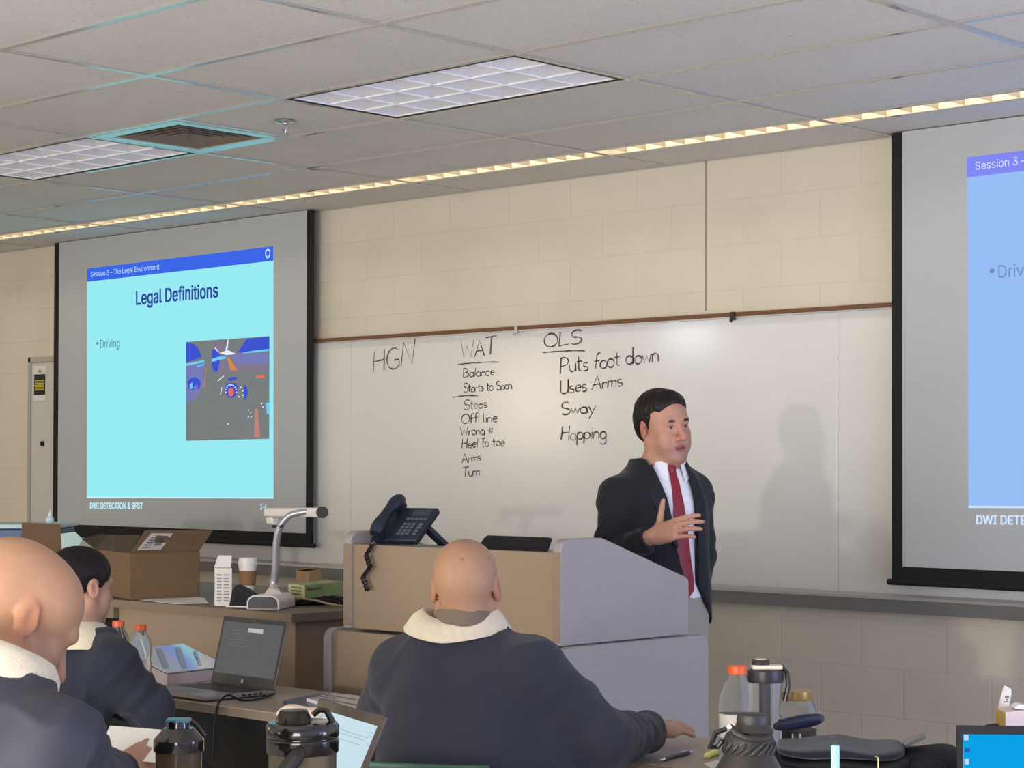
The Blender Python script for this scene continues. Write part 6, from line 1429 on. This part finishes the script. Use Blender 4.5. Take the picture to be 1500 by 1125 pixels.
S = Sdf(*bbox([hc, neck, shR, shL, elR, wrR, elL, wrL, ctr]+kn+an+toe, 0.19), 0.0036)
S.seg(pel-UP*0.06, belly, (0.15, 0.10), (0.145, 0.105), r, 0.05); S.seg(belly, chest, (0.145, 0.105), (0.155, 0.10), r, 0.05); S.cap(chest, neck, 0.09, 0.06, 0.05)
S.cap(neck-UP*0.03, hc-HR[:, 2]*0.05-HR[:, 1]*0.02, 0.060, 0.055, 0.03)
head(S, hc, HR, 1.02, mouth=0.004, fat=0.004)
for sh, el, wr in ((shR, elR, wrR), (shL, elL, wrL)): S.cap(neck, sh, 0.05, 0.055, 0.04); S.cap(sh, el, 0.048, 0.038, 0.02); S.cap(el, wr, 0.038, 0.027, 0.015)
hfdir = _R*0.80+UP*0.30-_fw*0.55
hand(S, wrR+unit(hfdir)*0.01, hfdir, -_fw*0.75+UP*0.35-_R*0.35, -1, curl=(0.22, 0.30, 0.36, 0.44), spread=0.035, thumb=(0.90, 0.30, 0.12), tcurl=0.05, s=1.0)
hand(S, wrL, -UP+f*0.25, -r, 1, curl=(0.3, 0.3, 0.3, 0.3))
for a_, b_, c_, d_ in zip(hp, kn, an, toe): S.cap(a_, b_, 0.082, 0.056, 0.03); S.cap(b_, c_, 0.052, 0.036, 0.02); S.cap(c_-UP*0.04, d_, 0.036, 0.03, 0.02)
VQ = S.mesh(); col = head_colour(VQ[0], hc, HR, 1.02, (182, 136, 114), lip=(146, 86, 80), stubble=0.35, brow=(44, 32, 28))
lect = mk('person', VQ, skin('skin', None), None, ctr, col); props(lect, 'lecturer in a dark suit, white shirt and red tie gesturing behind the lectern', 'person')
# hair
H = Sdf(hc-0.18, hc+0.18, 0.0038); s = 1.02
Lh = lambda *p: hc+HR @ (np.array(p)*s)
H.ell(Lh(0, -0.020, 0.052), np.array((0.083, 0.104, 0.086))*s, HR, 0.02); H.ell(Lh(0, 0.036, 0.082), np.array((0.064, 0.047, 0.046))*s, HR, 0.02); H.ell(Lh(0, -0.058, 0.006), np.array((0.070, 0.058, 0.066))*s, HR, 0.03)
for sg in (-1, 1): H.cap(Lh(sg*0.073, 0.020, 0.045), Lh(sg*0.073, 0.008, 0.004), 0.012*s, 0.006*s, 0.012)
def facecut(P):
    q = ((P-hc) @ HR)/s; x, y, z = q[..., 0], q[..., 1], q[..., 2]
    hl = 0.083-14*np.abs(x)**2*0.6                                   # hairline, lower towards the temples
    return np.maximum(z-hl, 0.026+0.10*np.maximum(z-0.02, 0)-y)
H.cut(facecut, hc-0.2, hc+0.2, 0.012)
H.cut(lambda P: np.maximum(((P-hc) @ HR)[..., 2]/s+0.012, 0.004-((P-hc) @ HR)[..., 1]/s), hc-0.2, hc+0.2, 0.008)
for sg in (-1, 1): H.ell(Lh(sg*0.090, -0.010, -0.006), np.array((0.024, 0.024, 0.040))*s, HR, 0.006, cut=True)
H.cut(lambda P: ((P-hc) @ HR)[..., 2]/s+0.055, hc-0.2, hc+0.2, 0.01)
HV = H.mesh(); N = normals(*HV); q_ = (HV[0]-hc) @ HR
st_ = (np.sin(q_[:, 1]*260+60*q_[:, 2]+noise3(q_, 45, 4)*2)*0.0014+noise3(q_, 70, 6)*0.0018)*np.clip((q_[:, 2]+0.02)/0.06, 0.2, 1); HV = (HV[0]+N*st_[:, None], HV[1])
mk('hair', HV, mat('dark_brown_hair', (30, 23, 22), 0.5, bump=0.3, bscale=300, spec=0.3), lect)
# shirt, jacket, tie, trousers
tq = lambda P: ((P-ctr) @ r, (P-ctr) @ f, P[..., 2])
cx_, cy_ = ctr[0], ctr[1]
SUIT = [(0.84, 0.205, 0.145), (1.00, 0.195, 0.152), (1.12, 0.186, 0.152), (1.25, 0.188, 0.150), (1.35, 0.186, 0.142), (1.42, 0.160, 0.125), (1.47, 0.115, 0.102), (1.505, 0.088, 0.085)]
T = Sdf(*bbox([neck, pel, shR, shL], 0.17), 0.006)
T.column([(z, cx_, cy_, a_-0.016, b_-0.016) for z, a_, b_ in SUIT[1:]], r, 0.02); SH_TAB = T.tab
T.cap(neck-UP*0.06, shR, 0.045, 0.055, 0.04); T.cap(neck-UP*0.06, shL, 0.045, 0.055, 0.04); T.cap(neck+UP*0.02, neck+UP*0.15, 0.062, 0.064, 0.01, cut=True)
T.cut(lambda P: P[..., 2]-1.015, ctr+UP*0.9-0.3, ctr+UP*1.1+0.3)
M_shirt = mat('white_shirt', (222, 222, 228), 0.8, bump=0.2, bscale=400)
mk('shirt', folds(T.mesh(), [], 5, big=0.0025), M_shirt, lect)
J = Sdf(*bbox([neck, pel-UP*0.1, shR, shL, elR, elL, wrR, wrL], 0.2), 0.006)
hem = ctr+UP*0.86
J.column([(z, cx_, cy_, a_, b_) for z, a_, b_ in SUIT], r, 0.03); J_TAB = J.tab
for sh, el, wr in ((shR, elR, wrR), (shL, elL, wrL)): J.cap(neck-UP*0.055, sh, 0.050, 0.068, 0.06); J.cap(sh, el, 0.070, 0.060, 0.04); J.cap(el, wr, 0.060, 0.047, 0.02)
d_ = unit(wrR-elR); e_ = wrR-d_*0.005
J.cut(lambda P: np.where(np.linalg.norm(P-e_, axis=-1) < 0.10, -((P-e_) @ d_), 1.0), e_-0.1, e_+0.1, 0.004)
za = [0.80, 0.93, 1.00, 1.07, 1.22, 1.38, 1.48, 1.60]; xa = [-0.02, -0.03, -0.030, -0.034, 0.006, 0.042, 0.072, 0.10]; xb = [-0.26, -0.185, -0.125, -0.078, -0.080, -0.074, -0.062, -0.09]
def opening(P):
    x, y, z = tq(P); A_, B_ = np.interp(z, za, xa), np.interp(z, za, xb); return np.maximum(np.maximum(x-A_, B_-x), 0.02-y)
J.cut(opening, ctr+UP*0.78-0.3, ctr+UP*1.6+0.3, 0.006)
J.cap(neck+UP*0.0, neck+UP*0.13, 0.070, 0.075, 0.01, cut=True)
J.cut(lambda P: P[..., 2]-(0.915+0.02*np.sin(((P-ctr) @ r)*14)), ctr-0.4, ctr+UP*0.9+0.3, 0.004)
M_suit = mat('dark_navy_suit', (12, 13, 21), 0.85, bump=0.2, bscale=600, sheen=0.1)
mk('suit_jacket', folds(J.mesh(), [(shR, elR, 0.074, 2, 0.004), (elR, wrR, 0.06, 3, 0.004), (shL, elL, 0.074, 2, 0.004)], 21, big=0.003), M_suit, lect)
# lapels lying on the jacket
def tab_pt(tab, x, z, extra):
    zz, (tx, ty, trx, try_) = tab; rx, ry = np.interp(z, zz, trx), np.interp(z, zz, try_)
    y = ry*(max(0, 1-(abs(x)/rx)**2.4))**(1/2.4)+extra; return ctr+r*x+f*y+UP*z
torso_pt = lambda x, z, e: tab_pt(J_TAB, x, z, e)
shirt_pt = lambda x, z, e: tab_pt(SH_TAB, x, z, e)
def ribbon(name, edge_a, edge_b, m, ex=0.006, t=0.004):
    A_ = [torso_pt(x, z, ex) for x, z in edge_a]; B_ = [torso_pt(x, z, ex) for x, z in edge_b]
    rings = [[a_, b_, b_-f*t, a_-f*t] for a_, b_ in zip(A_, B_)]
    MB().loft(rings).build(name, m, lect, angle=50)
M_lap = mat('lapel_navy', (15, 16, 25), 0.75, bump=0.2, bscale=600)
ribbon('lapel', [(0.070, 1.485), (0.060, 1.44), (0.040, 1.37), (0.022, 1.28), (0.004, 1.20)], [(0.084, 1.475), (0.096, 1.43), (0.100, 1.385), (0.066, 1.29), (0.010, 1.19)], M_lap)
ribbon('lapel', [(-0.060, 1.485), (-0.066, 1.44), (-0.075, 1.37), (-0.081, 1.28), (-0.082, 1.20)], [(-0.078, 1.475), (-0.104, 1.43), (-0.116, 1.385), (-0.112, 1.29), (-0.086, 1.19)], M_lap)
# tie
M_tie = mat('maroon_tie', (128, 26, 42), 0.5, bump=0.2, bscale=500, var=0.12, vscale=120)
rings = []
for z, w, x in [(1.462, 0.013, -0.006), (1.42, 0.016, -0.008), (1.34, 0.021, -0.012), (1.25, 0.026, -0.018), (1.16, 0.030, -0.026), (1.08, 0.034, -0.036), (1.045, 0.03, -0.04), (1.02, 0.004, -0.043)]:
    rings.append([shirt_pt(x+w, z, 0.008), shirt_pt(x, z, 0.013), shirt_pt(x-w, z, 0.008), shirt_pt(x-w, z, 0.003), shirt_pt(x+w, z, 0.003)])
MB().loft(rings).build('tie', M_tie, lect, angle=60)
rings = []
for z, w in [(1.498, 0.019), (1.485, 0.0185), (1.462, 0.013), (1.455, 0.011)]:
    rings.append([shirt_pt(-0.005+w, z, 0.012), shirt_pt(-0.005, z, 0.022), shirt_pt(-0.005-w, z, 0.012), shirt_pt(-0.005-w, z, 0.002), shirt_pt(-0.005+w, z, 0.002)])
MB().loft(rings).build('tie_knot', M_tie, lect, angle=60)
# shirt collar: band with two pointed wings
Rl = basis(f)
def cpt(ph, rad, z, fw_=0.0): return neck+r*(rad*math.sin(ph))+f*(-rad*math.cos(ph)+fw_)+UP*z
for sg in (1, -1):
    rings = []
    for t in np.linspace(0, 1, 12):
        ph = sg*math.radians(10+150*t); dz = -0.012-0.045*t**2.2
        top_z = 0.056-0.040*t; rad = 0.066+0.006*t
        rings.append([cpt(ph, rad-0.003, top_z-0.004), cpt(ph, rad, top_z), cpt(ph, rad+0.012+0.020*t, top_z-0.03+dz), cpt(ph, rad+0.009+0.020*t, top_z-0.031+dz)])
    MB().loft(rings).build('shirt_collar', M_shirt, lect, angle=50)
T = Sdf(*bbox([pel]+kn+an, 0.15), 0.008)
T.seg(pel-UP*0.08, pel+UP*0.085, (0.178, 0.134), (0.182, 0.138), r, 0.04)
for a_, b_, c_ in zip(hp, kn, an): T.cap(a_-UP*0.03, b_, 0.095, 0.075, 0.03); T.cap(b_, c_+UP*0.0, 0.075, 0.062, 0.03)
mk('trousers', folds(T.mesh(), [], 9, big=0.003), mat('grey_trousers', (150, 146, 136), 0.85, bump=0.2, bscale=500), lect)
for a_, d_ in zip(an, toe):
    B = Sdf(*bbox([a_, d_], 0.08), 0.006); B.cap(a_-UP*0.02, a_-UP*0.045, 0.044, 0.044, 0.01); B.cap(a_-UP*0.045, d_, 0.045, 0.036, 0.02); B.cut(lambda P: P[..., 2]-0.002, a_-0.12, d_+0.12); mk('shoe', B.mesh(), M_shoe, lect)
